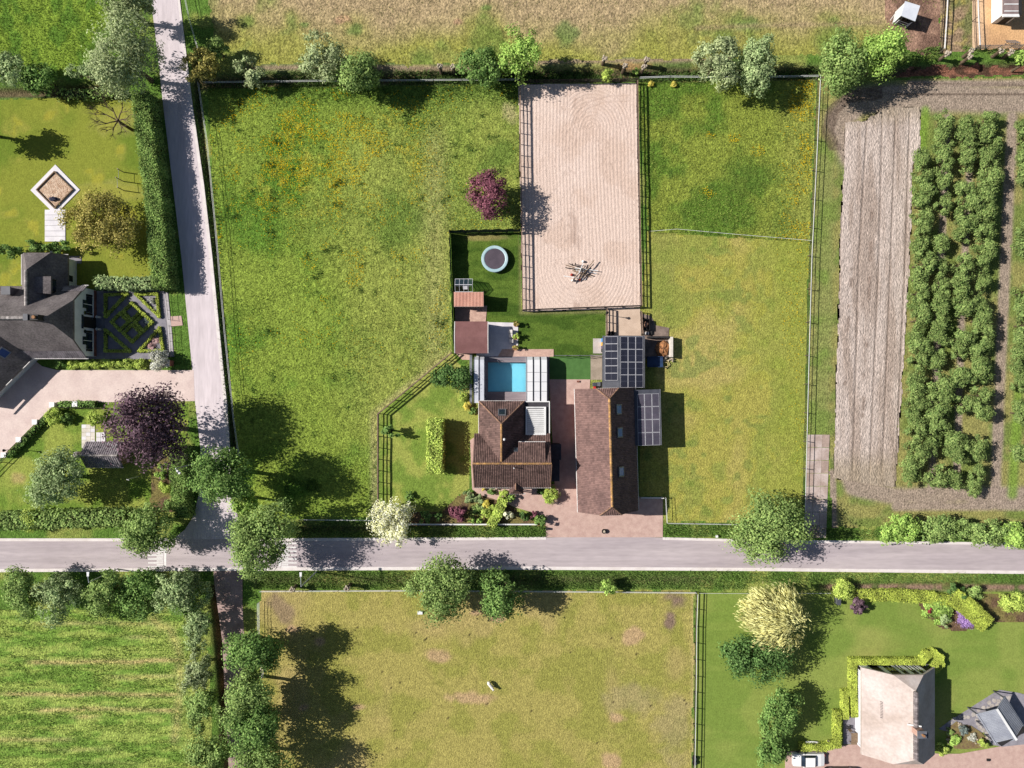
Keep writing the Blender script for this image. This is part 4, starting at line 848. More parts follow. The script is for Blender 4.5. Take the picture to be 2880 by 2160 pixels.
# ------------------------------------------------------------------ the main house
hs = empty('house', (0, 0, 0), 0, 'brown-tiled house beside the swimming pool', 'house')
xw, xe, yS, yR, yN, ez, rz = -5.15, 5.2, -14.07, -10.43, -6.79, 3.0, 6.6
MB().prism([(xw+.35, yS+.45), (xe-.2, yS+.45), (xe-.2, yN-.3), (xw+.35, yN-.3)], 0, 2.9).obj('wall', m_wallb, hs)
MB().prism([(-4.1, yN-.2), (1.3, yN-.2), (1.3, -2.7), (-4.1, -2.7)], 0, 2.9).obj('wall', m_wallb, hs)
for y0, y1, z in ((yS+.45, yN-.3, 0),):
    for x in (xw+.36, xe-.21): MB().poly([(x, y0, 2.9), (x, y1, 2.9), (x, yR, 6.4)]).obj('gable', m_wallb, hs)
sl1 = [(xw, yS, ez), (xe, yS, ez), (xe, yR, rz), (xw, yR, rz)]; sl2 = [(xe, yN, ez), (xw, yN, ez), (xw, yR, rz), (xe, yR, rz)]
for p in (sl1, sl2): MB().slab(p, .15).obj('roof_slope', m_under, hs); tiles(hs, p, m_tile)
wy = -2.37; ax, ay, az = -1.4, -5.26, 6.4
wn_ = [(-4.46, wy, ez), (1.66, wy, ez), (ax, ay, az)]; ww = [(-4.46, -6.79, ez), (-4.46, wy, ez), (ax, ay, az), (ax, -10.2, az)]; we = [(1.66, wy, ez), (1.66, -6.79, ez), (ax, -10.2, az), (ax, ay, az)]
for p in (wn_, ww, we): MB().slab(p, .12).obj('roof_slope', m_under, hs); tiles(hs, p, m_tile)
ridge(hs, (xw, yR, rz), (xe, yR, rz), m_lichen, .14); ridge(hs, (ax, ay, az), (ax, -10.2, az), m_lichen, .13)
ridge(hs, (-4.46, wy, ez), (ax, ay, az), m_hipc, .11); ridge(hs, (1.66, wy, ez), (ax, ay, az), m_hipc, .11)
dm = [(.86, -7.74, 4.75), (4.47, -7.74, 4.75), (4.47, yR, rz+.03), (.86, yR, rz+.03)]
MB().slab(dm, .12).obj('dormer_roof', m_under, hs); tiles(hs, dm, m_tile)
MB().box(1.0, 4.35, -7.95, -7.85, 3.6, 4.65).obj('dormer_wall', m_wallw, hs)
for x in (.95, 4.38): MB().poly([(x, -7.85, 4.66), (x, -7.85, 3.95), (x, yR, rz-.1)]).obj('dormer_cheek', m_dkst, hs)
MB().box(.86, 4.47, -7.76, -7.66, 4.6, 4.83).obj('dormer_fascia', m_gut, hs)
for a, b in (((xw, yS-.06, 2.96), (xe+.1, yS-.06, 2.96)), ((-4.52, wy, 2.96), (-4.52, -6.9, 2.96)), ((-4.5, wy+.06, 2.96), (1.7, wy+.06, 2.96))): gutter(hs, a, b, m_gut)
for x in (xw, xe): MB().slab([(x-.05, yS, ez+.1), (x+.05, yS, ez+.1), (x+.05, yR, rz+.12), (x-.05, yR, rz+.12)], .2).obj('bargeboard', m_hipc, hs)
vN = (Vector((ax, ay, az))-Vector((ax, wy, ez))).normalized(); nN = Vector((1, 0, 0)).cross(vN); nN = nN if nN.z > 0 else -nN
cN = W3(1412, 1161, 4.1); cN.z = ez+(wy-cN.y)/(wy-ay)*(az-ez); skylight(hs, cN+nN*.06, (1, 0, 0), vN, nN, 1.05, 1.2, m_glass)
vS = (Vector((0, yR, rz))-Vector((0, yN, ez))).normalized(); nS = Vector((1, 0, 0)).cross(vS); nS = nS if nS.z > 0 else -nS
skylight(hs, Vector((.5, -8.85, ez+(yN+8.85)/(yN-yR)*(rz-ez)))+nS*.06, (1, 0, 0), vS, nS, .5, .6, m_glass)
MB().tube([(-1.0, -7.25, 5.6), (-1.0, -7.25, 6.75)], .1, 8).lathe([(.17, 6.75), (.17, 6.82), (.05, 6.95)], 10, -1.0, -7.25).obj('flue', m_whitep, hs)
MB().tube([(.25, -11.0, 6.0), (.25, -11.0, 6.95)], .07, 8).obj('vent_pipe', m_whitep, hs)
# flat roof with white louvred lantern
MB().prism([(1.72, -2.5), (5.02, -2.5), (5.02, -7.2), (1.72, -7.2)], 0, 2.72).obj('wall', m_wallw, hs)
MB().box(1.66, 5.06, -7.3, -2.45, 2.74, 2.86).obj('flat_roof', m_bitumen, hs)
for b in ((1.66, 5.14, -2.47, -2.33, 2.72, 3.0), (5.04, 5.16, -7.3, -2.47, 2.72, 3.0)): MB().box(*b).obj('roof_edge', m_whitep, hs)
lv = tag(empty('louvre_roof', (0, 0, 0)), None); lv.parent = hs
for b in ((1.86, 4.62, -3.24, -3.1, 2.87, 3.2), (1.86, 4.62, -6.96, -6.76, 2.87, 3.2), (1.86, 2.06, -6.76, -3.24, 2.87, 3.2), (4.36, 4.62, -6.76, -3.24, 2.87, 3.2)): MB().box(*b).obj('frame', m_whitep, lv)
MB().box(2.06, 4.36, -6.76, -3.24, 2.87, 2.9).obj('lining', m_dkst, lv)
for k in range(13):
    y = -3.36-k*.265; MB().slab([(2.08, y, 3.17), (4.34, y, 3.17), (4.34, y-.235, 3.06), (2.08, y-.235, 3.06)], .02).obj('louvre', m_whitep, lv)
# annex, porch, front door and windows
for x0, x1, y0, y1 in ((5.24, 6.72, -10.35, -8.3), (5.24, 6.5, -13.25, -10.38)):
    MB().box(x0, x1-.08, y0, y1, 0, 2.5).obj('annex_wall', m_dark, hs); MB().box(x0, x1, y0-.05, y1+.05, 2.5, 2.62).obj('annex_roof', m_bitumen, hs)
    MB().box(x1-.07, x1, y0-.05, y1+.05, 2.62, 2.68).obj('annex_edge', m_dkst, hs)
pr = [(-.3, -15.0, 2.55), (1.5, -15.0, 2.55), (1.5, -13.2, 2.55), (-.3, -13.2, 2.55)]; pa = (.5, -14.3, 3.65); pb = (.5, -12.9, 3.65)
for p in ([pr[0], pr[1], pa], [pr[3], pr[0], pa, pb], [pr[1], pr[2], pb, pa]): MB().slab(p, .1).obj('porch_roof', m_under, hs); tiles(hs, p, m_tile, .26, .3)
ridge(hs, pa, pb, m_hipc, .09); gutter(hs, (-.35, -15.05, 2.5), (1.85, -15.05, 2.5), m_gut, .06)
for x in (-.1, 1.3): MB().box(x-.07, x+.07, -14.9, -14.76, 0, 2.5).obj('porch_post', m_whitep, hs)
dr = MB().box(.1, 1.1, yS+.36, yS+.44, 0, 2.2).obj('door', m_dark, hs); MB().box(.95, 1.0, yS+.3, yS+.36, 1.0, 1.12).obj('handle', m_steel, dr)
for x in (-3.9, -2.2, 2.4, 4.0):
    wi = MB().box(x-.6, x+.6, yS+.38, yS+.44, .9, 2.3).obj('window', m_whitep, hs); MB().box(x-.5, x+.5, yS+.35, yS+.38, 1.0, 2.2).obj('pane', m_glass, wi)

# ------------------------------------------------------------------ barn with brown roof and the solar sheds
bn = empty('barn', (0, 0, 0), 0, 'long brown-tiled barn with three skylights right of the house', 'barn')
rot = math.radians(1.5); bc = (12.88, -8.98); T = halfhip(bn, *bc, 8.15, 16.75, 3.0, 6.9, 5.5, 1.35, rot, m_under, .15, True, m_tile2, ridge_mat=m_lichen, hipmat=m_hipc)
MB().prism([tuple(T(x, y, 0).xy) for x, y in ((-3.8, -8.0), (3.8, -8.0), (3.8, 8.0), (-3.8, 8.0))], 0, 2.95).obj('wall', m_wallb, bn)
for y in (-8.05, 8.05): gable_wall(bn, T, 7.5, y, 2.9, 6.6, 5.3, m_wallb)
for sx in (-1, 1): gutter(bn, T(sx*4.14, -8.4, 2.95), T(sx*4.14, 8.4, 2.95), m_gut, .08)
for sy in (-1, 1): gutter(bn, T(-1.35, sy*8.42, 5.45), T(1.35, sy*8.42, 5.45), m_gut, .06)
ue = (T(0, 0, 6.9)-T(4.075, 0, 3.0)).normalized(); ne = T(0, 1, 0)-T(0, 0, 0); nn_ = ue.cross(ne); nn_ = nn_ if nn_.z > 0 else -nn_
for px, py in ((1737, 1151), (1740, 1216), (1744, 1326)):
    w = W3(px, py, 5.4); loc = Matrix.Rotation(-rot, 2) @ Vector((w.x-bc[0], w.y-bc[1])); z = 6.9-loc.x/4.075*3.9; skylight(bn, T(loc.x, loc.y, z)+nn_*.08, ne, ue, nn_, 1.35, 1.1, m_sky)
for y in (-5, -1.5, 2.5, 6):
    wi = MB().box(0, .06, -.5, .5, 1.0, 2.1).obj('window', m_whitep, bn); wi.matrix_local = Matrix.Translation(T(-3.88, y, 0)) @ Matrix.Rotation(rot, 4, 'Z'); MB().box(-.03, 0, -.42, .42, 1.08, 2.02).obj('pane', m_glass, wi)
dd = MB().box(-1.5, 1.5, -.06, .0, 0, 2.4).obj('door', m_dark, bn); dd.matrix_local = Matrix.Translation(T(.6, -8.06, 0)) @ Matrix.Rotation(rot, 4, 'Z'); MB().box(-.1, 0, -.1, -.06, 1.0, 1.3).obj('handle', m_steel, dd)
# solar panels
m_cell = M('solar_cells', A(44,46,60), A(36,37,50), .8, .25, spec=.5, fine=.06); m_frame = M('panel_frame', A(226,226,232), A(200,200,206), 3, .4, fine=.04); m_line = M('cell_lines', A(92,94,108), A(80,82,96), 3, .5)
def panel_meshes(w, l, along, cell=None):
    c = MB().box(-w/2, w/2, -l/2, l/2, 0, .03).mesh('solar_panel', cell or m_cell); f = MB(); t = .03
    for b in ((-w/2, w/2, -l/2, -l/2+t), (-w/2, w/2, l/2-t, l/2), (-w/2, -w/2+t, -l/2+t, l/2-t), (w/2-t, w/2, -l/2+t, l/2-t)): f.box(*b, 0, .045)
    g = MB()
    if along == 'y':
        for k in range(1, 6): g.box(-w/2+w*k/6-.006, -w/2+w*k/6+.006, -l/2+t, l/2-t, .03, .034)
        g.box(-w/2+t, w/2-t, -.02, .02, .034, .038)
    else:
        for k in range(1, 6): g.box(-w/2+t, w/2-t, -l/2+l*k/6-.006, -l/2+l*k/6+.006, .03, .034)
        g.box(-.02, .02, -l/2+t, l/2-t, .034, .038)
    return c, f.mesh('frame', m_frame), g.mesh('cell_lines', m_line)
m_cell2 = M('glass_solar_cells', A(98,92,104), A(78,74,86), .5, .35, spec=.4, fine=.08); PM3 = panel_meshes(.99, 1.72, 'y', m_cell2)
PM1, PM2 = panel_meshes(1.72, .98, 'x'), panel_meshes(.99, 1.72, 'y')
def panel(parent, pm, mat4):
    o = link('solar_panel', pm[0], parent); o.matrix_local = mat4; link('frame', pm[1], o); link('cell_lines', pm[2], o)
s1 = empty('solar_shed', (0, 0, 0), 0, 'low grey shed with solar panels on both slopes north of the barn', 'shed')
SX0, SX1, SXR = W(1697, 1020, 2.6)[0], W(1812, 1020, 2.6)[0], W(1741, 1020, 3.05)[0]; SY0, SY1 = W(0, 944, 2.8)[1], W(0, 1091, 2.8)[1]
MB().box(SX0+.15, SX1-.15, SY1+.1, SY0-.15, 0, 2.45).obj('wall', m_dark, s1)
for p in ([(SX0, SY1, 2.6), (SX0, SY0, 2.6), (SXR, SY0, 3.05), (SXR, SY1, 3.05)], [(SX1, SY0, 2.6), (SX1, SY1, 2.6), (SXR, SY1, 3.05), (SXR, SY0, 3.05)]): MB().slab(p, .1).obj('roof_slope', m_dkst, s1)
MB().slab([(SXR-.12, SY1, 3.08), (SXR+.12, SY1, 3.08), (SXR+.12, SY0, 3.08), (SXR-.12, SY0, 3.08)], .05).obj('ridge_cap', m_steel, s1); gutter(s1, (SX1+.03, SY0, 2.55), (SX1+.03, SY1, 2.55), m_steel, .07); gutter(s1, (SX0-.03, SY0, 2.55), (SX0-.03, SY1, 2.55), m_steel, .07)
aw = math.atan2(.45, SXR-SX0); ae = math.atan2(.45, SX1-SXR); lw = math.hypot(.45, SXR-SX0); le = math.hypot(.45, SX1-SXR)
for k in range(6): panel(s1, PM1, Matrix.Translation(((SX0+SXR)/2, SY0-.62-k*1.0, 2.825+.07)) @ Matrix.Rotation(-aw, 4, 'Y') @ Matrix.Diagonal((min(1, lw*.88/1.72), 1, 1, 1)))
for j in range(3):
    for k in range(4):
        f = (j-1)*1.01*le/3.35; panel(s1, PM2, Matrix.Translation(((SXR+SX1)/2+f*math.cos(ae), SY0-1.0-k*1.74, 2.825+.07-f*math.sin(ae))) @ Matrix.Rotation(ae, 4, 'Y') @ Matrix.Diagonal((le/3.35, 1, 1, 1)))
for k in range(5): MB().slab([(SX0+.05, SY1+.1+k*.14, 2.66), (SX0+.05, SY1+.14+k*.14, 2.66), (SXR-.15, SY1+.14+k*.14, 3.06), (SXR-.15, SY1+.1+k*.14, 3.06)], .04).obj('roof_rib', m_steel, s1)
s2 = empty('solar_lean_to', (0, 0, 0), 0, 'flat grey lean-to with twelve solar panels on the east side of the barn', 'shed')
rot2 = math.radians(1.3); c2 = W3(1822, 1174, 3.3); R2 = Matrix.Translation((c2.x, c2.y, 0)) @ Matrix.Rotation(rot2, 4, 'Z'); s2.matrix_world = R2
MB().box(-1.6, 1.6, -3.65, 3.65, 0, 3.0).obj('wall', m_dark, s2); MB().slab([(-1.78, -3.78, 3.32), (1.78, -3.78, 3.12), (1.78, 3.78, 3.12), (-1.78, 3.78, 3.32)], .16).obj('roof', m_dkst, s2)
MB().box(1.74, 1.84, -3.8, 3.8, 2.95, 3.16).obj('roof_edge', m_steel, s2)
a2 = math.atan2(.2, 3.56)
for j in range(3):
    for k in range(4): panel(s2, PM3, Matrix.Translation(((j-1)*1.02+.1, 2.35-k*1.76, 3.22-(j-1)*.057+.03)) @ Matrix.Rotation(a2, 4, 'Y'))
# low white gate beside the barn
e = empty('white_gate', (*W(1800, 1398), 0), 0, 'white low gate between barn and paddock', 'gate')
for z in (.3, .65, 1.0): beam('rail', m_whitep, e, (0, 0, z), (3.1, -.02, z), .05, .1)
for x in (0, 1.5, 3.1): beam('post', m_whitep, e, (x, 0, 0), (x, 0, 1.1), .1, .1)

# ------------------------------------------------------------------ pool and its sliding enclosure
m_deck = M('pool_deck', A(150,138,142), A(132,120,126), 1.5, .8, stretch=(.3, 4, 1)); m_liner = M('pool_liner', A(150,222,244), A(138,214,240), .7, .6, fine=.03)
PXL, PXR, PYT, PYB = W(1372, 0)[0], W(1479, 0)[0], W(0, 1019)[1], W(0, 1102)[1]
pl = empty('swimming_pool', (0, 0, 0), 0, 'blue swimming pool beside the house', 'pool')
b = MB()
for q in ([(PXL, PYB, -.75), (PXR, PYB, -.75), (PXR, PYT, -.75), (PXL, PYT, -.75)], [(PXL, PYB, -.75), (PXL, PYT, -.75), (PXL, PYT, .05), (PXL, PYB, .05)], [(PXR, PYT, -.75), (PXR, PYB, -.75), (PXR, PYB, .05), (PXR, PYT, .05)], [(PXL, PYT, -.75), (PXR, PYT, -.75), (PXR, PYT, .05), (PXL, PYT, .05)], [(PXR, PYB, -.75), (PXL, PYB, -.75), (PXL, PYB, .05), (PXR, PYB, .05)]): b.poly(q)
b.obj('basin', m_liner, pl)
for k in range(4): MB().prism([(PXL+.02, PYB+.02), (PXL+1.8-k*.4, PYB+.02), (PXL+.02, PYB+1.8-k*.4)], -.74, -.6+k*.14).obj('step', m_liner, pl)
mw, t, bs, L_ = nt('pool_water'); t.nodes.remove(bs); tp = t.nodes.new('ShaderNodeBsdfTransparent'); tp.inputs[0].default_value = (.84, .97, .99, 1); gl = t.nodes.new('ShaderNodeBsdfGlossy'); gl.inputs['Roughness'].default_value = .03
mx = t.nodes.new('ShaderNodeMixShader'); mx.inputs[0].default_value = .04; L_(tp.outputs[0], mx.inputs[1]); L_(gl.outputs[0], mx.inputs[2]); L_(mx.outputs[0], t.nodes['Material Output'].inputs[0])
MB().poly([(PXL, PYB, -.12), (PXR, PYB, -.12), (PXR, PYT, -.12), (PXL, PYT, -.12)]).obj('water', mw, pl)
dx0, dx1, dy0, dy1 = W(1360, 0)[0], W(1545, 0)[0], W(0, 1130)[1], W(0, 1003)[1]
for x0, x1, y0, y1 in ((dx0, PXL, dy0, dy1), (PXR, dx1, dy0, dy1), (PXL, PXR, dy0, PYB), (PXL, PXR, PYT, dy1)): MB().box(x0, x1, y0, y1, -2.2, .06).obj('deck', m_deck, pl)
for k in range(5): MB().box(dx0, PXR, PYT+.12+k*.15, PYT+.22+k*.15, .06, .072).obj('deck_board', m_steel if k % 2 else m_deck, pl)
MB().tube([(PXL+1.35, PYT+.35, .06), (PXL+1.35, PYT+.3, .75), (PXL+1.6, PYT-.1, .7), (PXL+1.65, PYT-.25, -.3)], .035, 6).obj('handrail', m_steel, pl)
m_poly = M('white_polycarbonate', A(250,250,252), A(240,240,246), .5, .3, spec=.6, fine=.02, transl=.12); m_alu = M('silver_panels', A(232,234,242), A(214,216,226), .6, .22, metal=.15, fine=.04)
def enclosure(x0, x1, n, mat, label, hgt, seams):
    e = empty('pool_enclosure', (0, 0, 0), 0, label, 'pool cover'); w = (x1-x0)/n
    for k in range(n):
        hh = hgt-.07*k; a = x0+k*w+.03; c = x0+(k+1)*w-.03; ya = dy1-.02; yb = dy0-.1
        prof = [(ya, .06), (ya-.06, hh*.62), (ya-.5, hh*.95), (ya-1.2, hh), (yb, hh)]
        m = MB()
        for (p, z), (p2, z2) in zip(prof[:-1], prof[1:]): m.poly([(a, p, z), (c, p, z), (c, p2, z2), (a, p2, z2)])
        for xx in (a, c): m.poly([(xx, p, z) for p, z in prof]+[(xx, yb, .06)])
        seg = m.obj('segment', mat, e)
        rb = MB()
        for xx in (a, c-.05):
            for (p, z), (p2, z2) in zip(prof[:-1], prof[1:]): rb.slab([(xx, p, z+.05), (xx+.05, p, z+.05), (xx+.05, p2, z2+.05), (xx, p2, z2+.05)], .05)
        rb.obj('rib', m_dkst if mat is m_poly else m_steel, seg)
        for y in seams: MB().box(a+.05, c-.05, y-.025, y+.025, hh+.002, hh+.02).obj('seam', m_steel, seg)
enclosure(W(1480, 0, 2.6)[0], W(1540, 0, 2.6)[0], 3, m_poly, 'white glazed pool enclosure segments at the right end of the pool', 2.35, (1.6, .3, -1.0))
enclosure(W(1331, 0, 2.9)[0], W(1362, 0, 2.9)[0], 2, m_alu, 'silver stacked pool enclosure at the left end of the pool', 2.3, ())
e = empty('enclosure_rail', (0, 0, 0), 0, 'pale track strip left of the pool enclosure', 'rail'); MB().box(W(1321, 0)[0], W(1328, 0)[0], W(0, 1142)[1], W(0, 998)[1], .0, .22).obj('track', m_steel, e)

# ------------------------------------------------------------------ sheds and things of the back garden
sheet('terrace', [(1340,905),(1457,908),(1457,985),(1420,1003),(1340,1003)], .035, M('terrace_slabs', A(236,230,232), A(212,208,214), .8, .8, fine=.06))
sheet('gravel_path', [(1412,982),(1557,982),(1557,1003),(1400,1003)], .04, M('pink_gravel', A(212,178,162), A(190,156,142), 2, .95, .4, 20, fine=.15)); sheet('gravel_path', [(1280,860),(1370,860),(1366,905),(1280,905)], .03, MATS['pink_gravel'])
sheet('gravel_path', [(1278,990),(1330,990),(1325,1012),(1300,1012)], .03, MATS['pink_gravel'])
sheet('play_turf', [(1546,1003),(1661,1003),(1661,1067),(1546,1067)], .034, M('artificial_turf', A(86,126,66), A(76,114,58), 1.5, .95, .3, 30, fine=.08)); sheet('concrete_yard', [(1661,998),(1702,998),(1702,1068),(1661,1068)], .03, M('old_concrete', A(178,162,146), A(156,142,126), .9, .9, fine=.12))
sheet('slab_pad', [(1668,952),(1700,952),(1700,994),(1668,994)], .035, M('grey_slabs', A(206,196,190), A(188,178,172), 1, .85)); sheet('sand_passage', [(1704,870),(1800,866),(1804,945),(1704,945)], .02, M('passage_sand', A(216,192,172), A(200,176,156), .8, .95, .3, 14, fine=.08))
sheet('muck_yard', [(1800,880),(1830,888),(1845,915),(1882,922),(1880,950),(1890,1005),(1812,1010),(1806,945)], .02, M('dirty_concrete', A(150,132,122), A(112,98,90), .9, .95, .3, 10))
br_ = M('brown_felt', A(138,98,96), A(124,86,84), .7, .9, fine=.07)
sh = empty('garden_shed', (0, 0, 0), 0, 'wide shed with red-brown felt roof beside the terrace', 'shed')
X0, X1 = W(1279, 0, 2.6)[0], W(1372.5, 0, 2.6)[0]; Y0, Y1, YM = W(0, 904, 2.6)[1], W(0, 993.5, 2.6)[1], W(0, 947, 3.1)[1]
MB().box(X0+.15, X1-.15, Y1+.15, Y0-.15, 0, 2.45).obj('wall', m_dark, sh)
for p in ([(X0, Y0, 2.6), (X1, Y0, 2.6), (X1, YM, 3.1), (X0, YM, 3.1)], [(X0, Y1, 2.6), (X1, Y1, 2.6), (X1, YM, 3.1), (X0, YM, 3.1)]): MB().slab(p, .1).obj('roof_slope', br_, sh)
for x in (X0, X1): MB().slab([(x-.05, Y0, 2.64), (x+.05, Y0, 2.64), (x+.05, YM, 3.14), (x-.05, YM, 3.14)], .12).obj('fascia', m_gut, sh); MB().slab([(x-.05, Y1, 2.64), (x+.05, Y1, 2.64), (x+.05, YM, 3.14), (x-.05, YM, 3.14)], .12).obj('fascia', m_gut, sh)
dr = MB().box(X1-.14, X1-.08, -.4+YM, .5+YM, 0, 2.0).obj('door', m_wood, sh); MB().box(X1-.08, X1-.03, YM+.35, YM+.42, .95, 1.1).obj('handle', m_steel, dr)
pk = empty('pink_shed', (0, 0, 0), 0, 'small shed with pink corrugated roof behind the greenhouse', 'shed')
m_pink = M('pink_sheet', A(228,176,156), A(212,158,140), .8, .7, fine=.05); X0, X1, Y0, Y1 = *(W(v, 0, 2.5)[0] for v in (1277, 1361)), *(W(0, v, 2.5)[1] for v in (822, 862))
MB().box(X0+.1, X1-.1, Y1+.1, Y0-.1, 0, 2.3).obj('wall', m_wood, pk); n = 21
for k in range(n):
    a = X0+(X1-X0)*k/n; c = X0+(X1-X0)*(k+1)/n; w = c-a; m = MB(); zs = [(a, 0), (a+w*.25, .07), (a+w*.6, .07), (a+w*.85, 0), (c, 0)]
    for (xa, za), (xb, zb) in zip(zs[:-1], zs[1:]): m.poly([(xa, Y1, 2.42+za), (xb, Y1, 2.42+zb), (xb, Y0, 2.6+zb), (xa, Y0, 2.6+za)])
    m.obj('roof_sheet', m_pink, pk)
for y, z in ((Y1, 2.38), (Y0, 2.55)): MB().box(X0, X1, y-.03, y+.03, z-.1, z).obj('fascia', m_gut, pk)
gh = empty('greenhouse', (0, 0, 0), 0, 'small glass greenhouse above the pink-roofed shed', 'greenhouse')
m_gg, t, bs, L_ = nt('greenhouse_glass'); t.nodes.remove(bs); tp = t.nodes.new('ShaderNodeBsdfTransparent'); tp.inputs[0].default_value = (.8, .88, .86, 1); gl = t.nodes.new('ShaderNodeBsdfGlossy'); gl.inputs[0].default_value = (.8, .85, .9, 1); gl.inputs['Roughness'].default_value = .12; mx = t.nodes.new('ShaderNodeMixShader'); mx.inputs[0].default_value = .22; L_(tp.outputs[0], mx.inputs[1]); L_(gl.outputs[0], mx.inputs[2]); L_(mx.outputs[0], t.nodes['Material Output'].inputs[0])
X0, X1, Y0, Y1 = *(W(v, 0, 1.8)[0] for v in (1280, 1329)), *(W(0, v, 1.8)[1] for v in (784, 820)); YM = (Y0+Y1)/2
for yy, sg in ((Y0, 1), (Y1, -1)):
    for k in range(4):
        a = X0+(X1-X0)*k/4; c = X0+(X1-X0)*(k+1)/4
        MB().poly([(a, yy, 1.6), (c, yy, 1.6), (c, YM, 2.2), (a, YM, 2.2)]).obj('pane', m_gg, gh); MB().poly([(a, yy, .05), (c, yy, .05), (c, yy, 1.6), (a, yy, 1.6)]).obj('pane', m_gg, gh)
        for x in ((a, c) if k == 3 else (a,)): beam('bar', m_frame, gh, (x, yy, 1.62), (x, YM, 2.22), .04, .04); beam('bar', m_frame, gh, (x, yy, 0), (x, yy, 1.6), .04, .04)
    beam('bar', m_frame, gh, (X0, yy, 1.64), (X1, yy, 1.64), .05, .05)
beam('ridge_bar', m_frame, gh, (X0, YM, 2.24), (X1, YM, 2.24), .07, .06)
for x in (X0, X1): MB().poly([(x, Y1, .05), (x, Y0, .05), (x, Y0, 1.6), (x, YM, 2.2), (x, Y1, 1.6)]).obj('pane', m_gg, gh)
MB().slab([(X0+1.1, Y1+.3, 1.85), (X0+1.7, Y1+.3, 1.85), (X0+1.7, Y1+.75, 2.12), (X0+1.1, Y1+.75, 2.12)], .02).obj('roof_vent', m_frame, gh)
tr_ = empty('trampoline', (*W(1391.5, 728, .7), 0), 0, 'round trampoline with light blue safety edge on the back lawn', 'trampoline')
MB().lathe([(1.5, .68), (0.01, .66)], 40).obj('mat', M('trampoline_mat', A(92,82,92), A(80,72,82), 1, .8, fine=.05), tr_)
m = MB(); n = 40
for k in range(n):
    a, b_ = 2*math.pi*k/n, 2*math.pi*(k+1)/n
    for (r0, z0), (r1, z1) in (((1.44, .71), (1.55, .76)), ((1.55, .76), (1.82, .76)), ((1.82, .76), (1.88, .66))): m.poly([(r0*math.cos(a), r0*math.sin(a), z0), (r1*math.cos(a), r1*math.sin(a), z1), (r1*math.cos(b_), r1*math.sin(b_), z1), (r0*math.cos(b_), r0*math.sin(b_), z0)])
m.obj('edge_pad', M('blue_pad', A(190,214,220), A(166,198,206), .8, .5, fine=.05), tr_)
for k in range(6): a = k*math.pi/3+.2; MB().tube([(1.6*math.cos(a), 1.6*math.sin(a), 0), (1.7*math.cos(a), 1.7*math.sin(a), .7)], .03, 6).obj('leg', m_steel, tr_)
# terrace furniture
m_teak = M('grey_teak', A(226,222,220), A(190,184,180), 3, .7); m_pot = M('terracotta', A(176,132,92), A(150,108,76), 4, .85)
def chair(px, py, rz, label):
    e = empty('garden_chair', (*W(px, py), .035), rz, label, 'chair', 'garden chairs on the terrace')
    MB().box(-.25, .25, -.25, .25, .4, .45).obj('seat', m_teak, e); MB().slab([(-.25, -.25, .95), (.25, -.25, .95), (.25, -.19, .45), (-.25, -.19, .45)], .04).obj('backrest', m_teak, e)
    for x in (-.22, .22):
        for y in (-.22, .22): beam('leg', m_teak, e, (x, y, 0), (x, y, .42), .05, .05)
chair(1436, 933, math.pi/2, 'white garden chair nearest the lawn corner of the terrace'); chair(1436, 944, math.pi/2, 'white garden chair beside the middle planter'); chair(1438, 960, math.pi/2, 'white garden chair below the middle planter')
def planter(px, py, sp, label):
    e = empty('planter', (*W(px, py), .035), 0, label, 'planter', 'potted plants on the terrace'); MB().lathe([(.26, 0), (.36, .5), (.38, .55), (.3, .55), (.28, .48)], 12).obj('pot', m_pot, e)
    link('plant', crown_mesh('plant', sp, .5, .5, .45, .95, int(px*7+py), zmin=.5), e)
planter(1451, 913, 'olive', 'potted plant at the upper corner of the terrace'); planter(1452, 949, 'lime', 'yellowish potted plant in the middle of the terrace edge'); planter(1449, 979, 'olive', 'potted plant at the lower corner of the terrace')
# things around the solar shed
def blocks(name, label, cat, items, loc=(0, 0, 0)):
    e = empty(name, loc, 0, label, cat)
    for nm, b, mt in items: MB().box(*b).obj(nm, mt, e)
    return e
cb = lambda n, c: M(n, A(*c), None, 2, .5)
bx, by = W(1693, 952)
blocks('play_cabinet', 'narrow blue, yellow and purple cabinet against the solar shed', 'cabinet', [('section', (-.12, .2, -.55, -.02, 0, 1.1), cb('blue_plastic', (80,160,230))), ('section', (-.12, .2, -1.05, -.57, 0, 1.1), cb('yellow_plastic', (240,184,60))), ('section', (-.12, .2, -1.5, -1.07, 0, 1.1), cb('purple_plastic', (104,84,108))), ('section', (-.12, .2, -1.9, -1.52, 0, 1.0), m_dark)], (bx, by, .035))
def tub(px, py, r, h, mat, label, group=None, name='tub'):
    o = MB().lathe([(r*.8, 0), (r, h), (r*1.06, h), (r*1.0, h-.03), (r*.86, h-.03), (r*.72, .1)], 14).obj(name, mat, None, (*W(px, py), .02)); return tag(o, label, 'tub', group)
tub(1712, 938, .3, .5, m_black, 'left of two black tubs against the top wall of the solar shed', 'black tubs at the shed'); tub(1721, 938, .3, .5, m_black, 'right of two black tubs against the top wall of the solar shed', 'black tubs at the shed'); tub(1806, 900, .32, .6, m_black, 'black tub beside the sand passage fence', 'black tubs at the shed')
mb_ = empty('manure_bunker', (*W(1815, 945), 0), 0, 'open concrete manure bunker beside the solar shed', 'bunker')
m_pc = M('pale_concrete', A(232,224,214), A(208,200,188), 1, .85)
MB().box(3.25, 3.62, -3.0, -.2, 0, 1.2).obj('wall', m_pc, mb_); MB().box(.2, 3.25, -.35, -.1, 0, 1.1).obj('wall', m_dark, mb_); MB().box(.2, 3.25, -3.05, -2.9, 0, .5).obj('wall', m_dark, mb_)
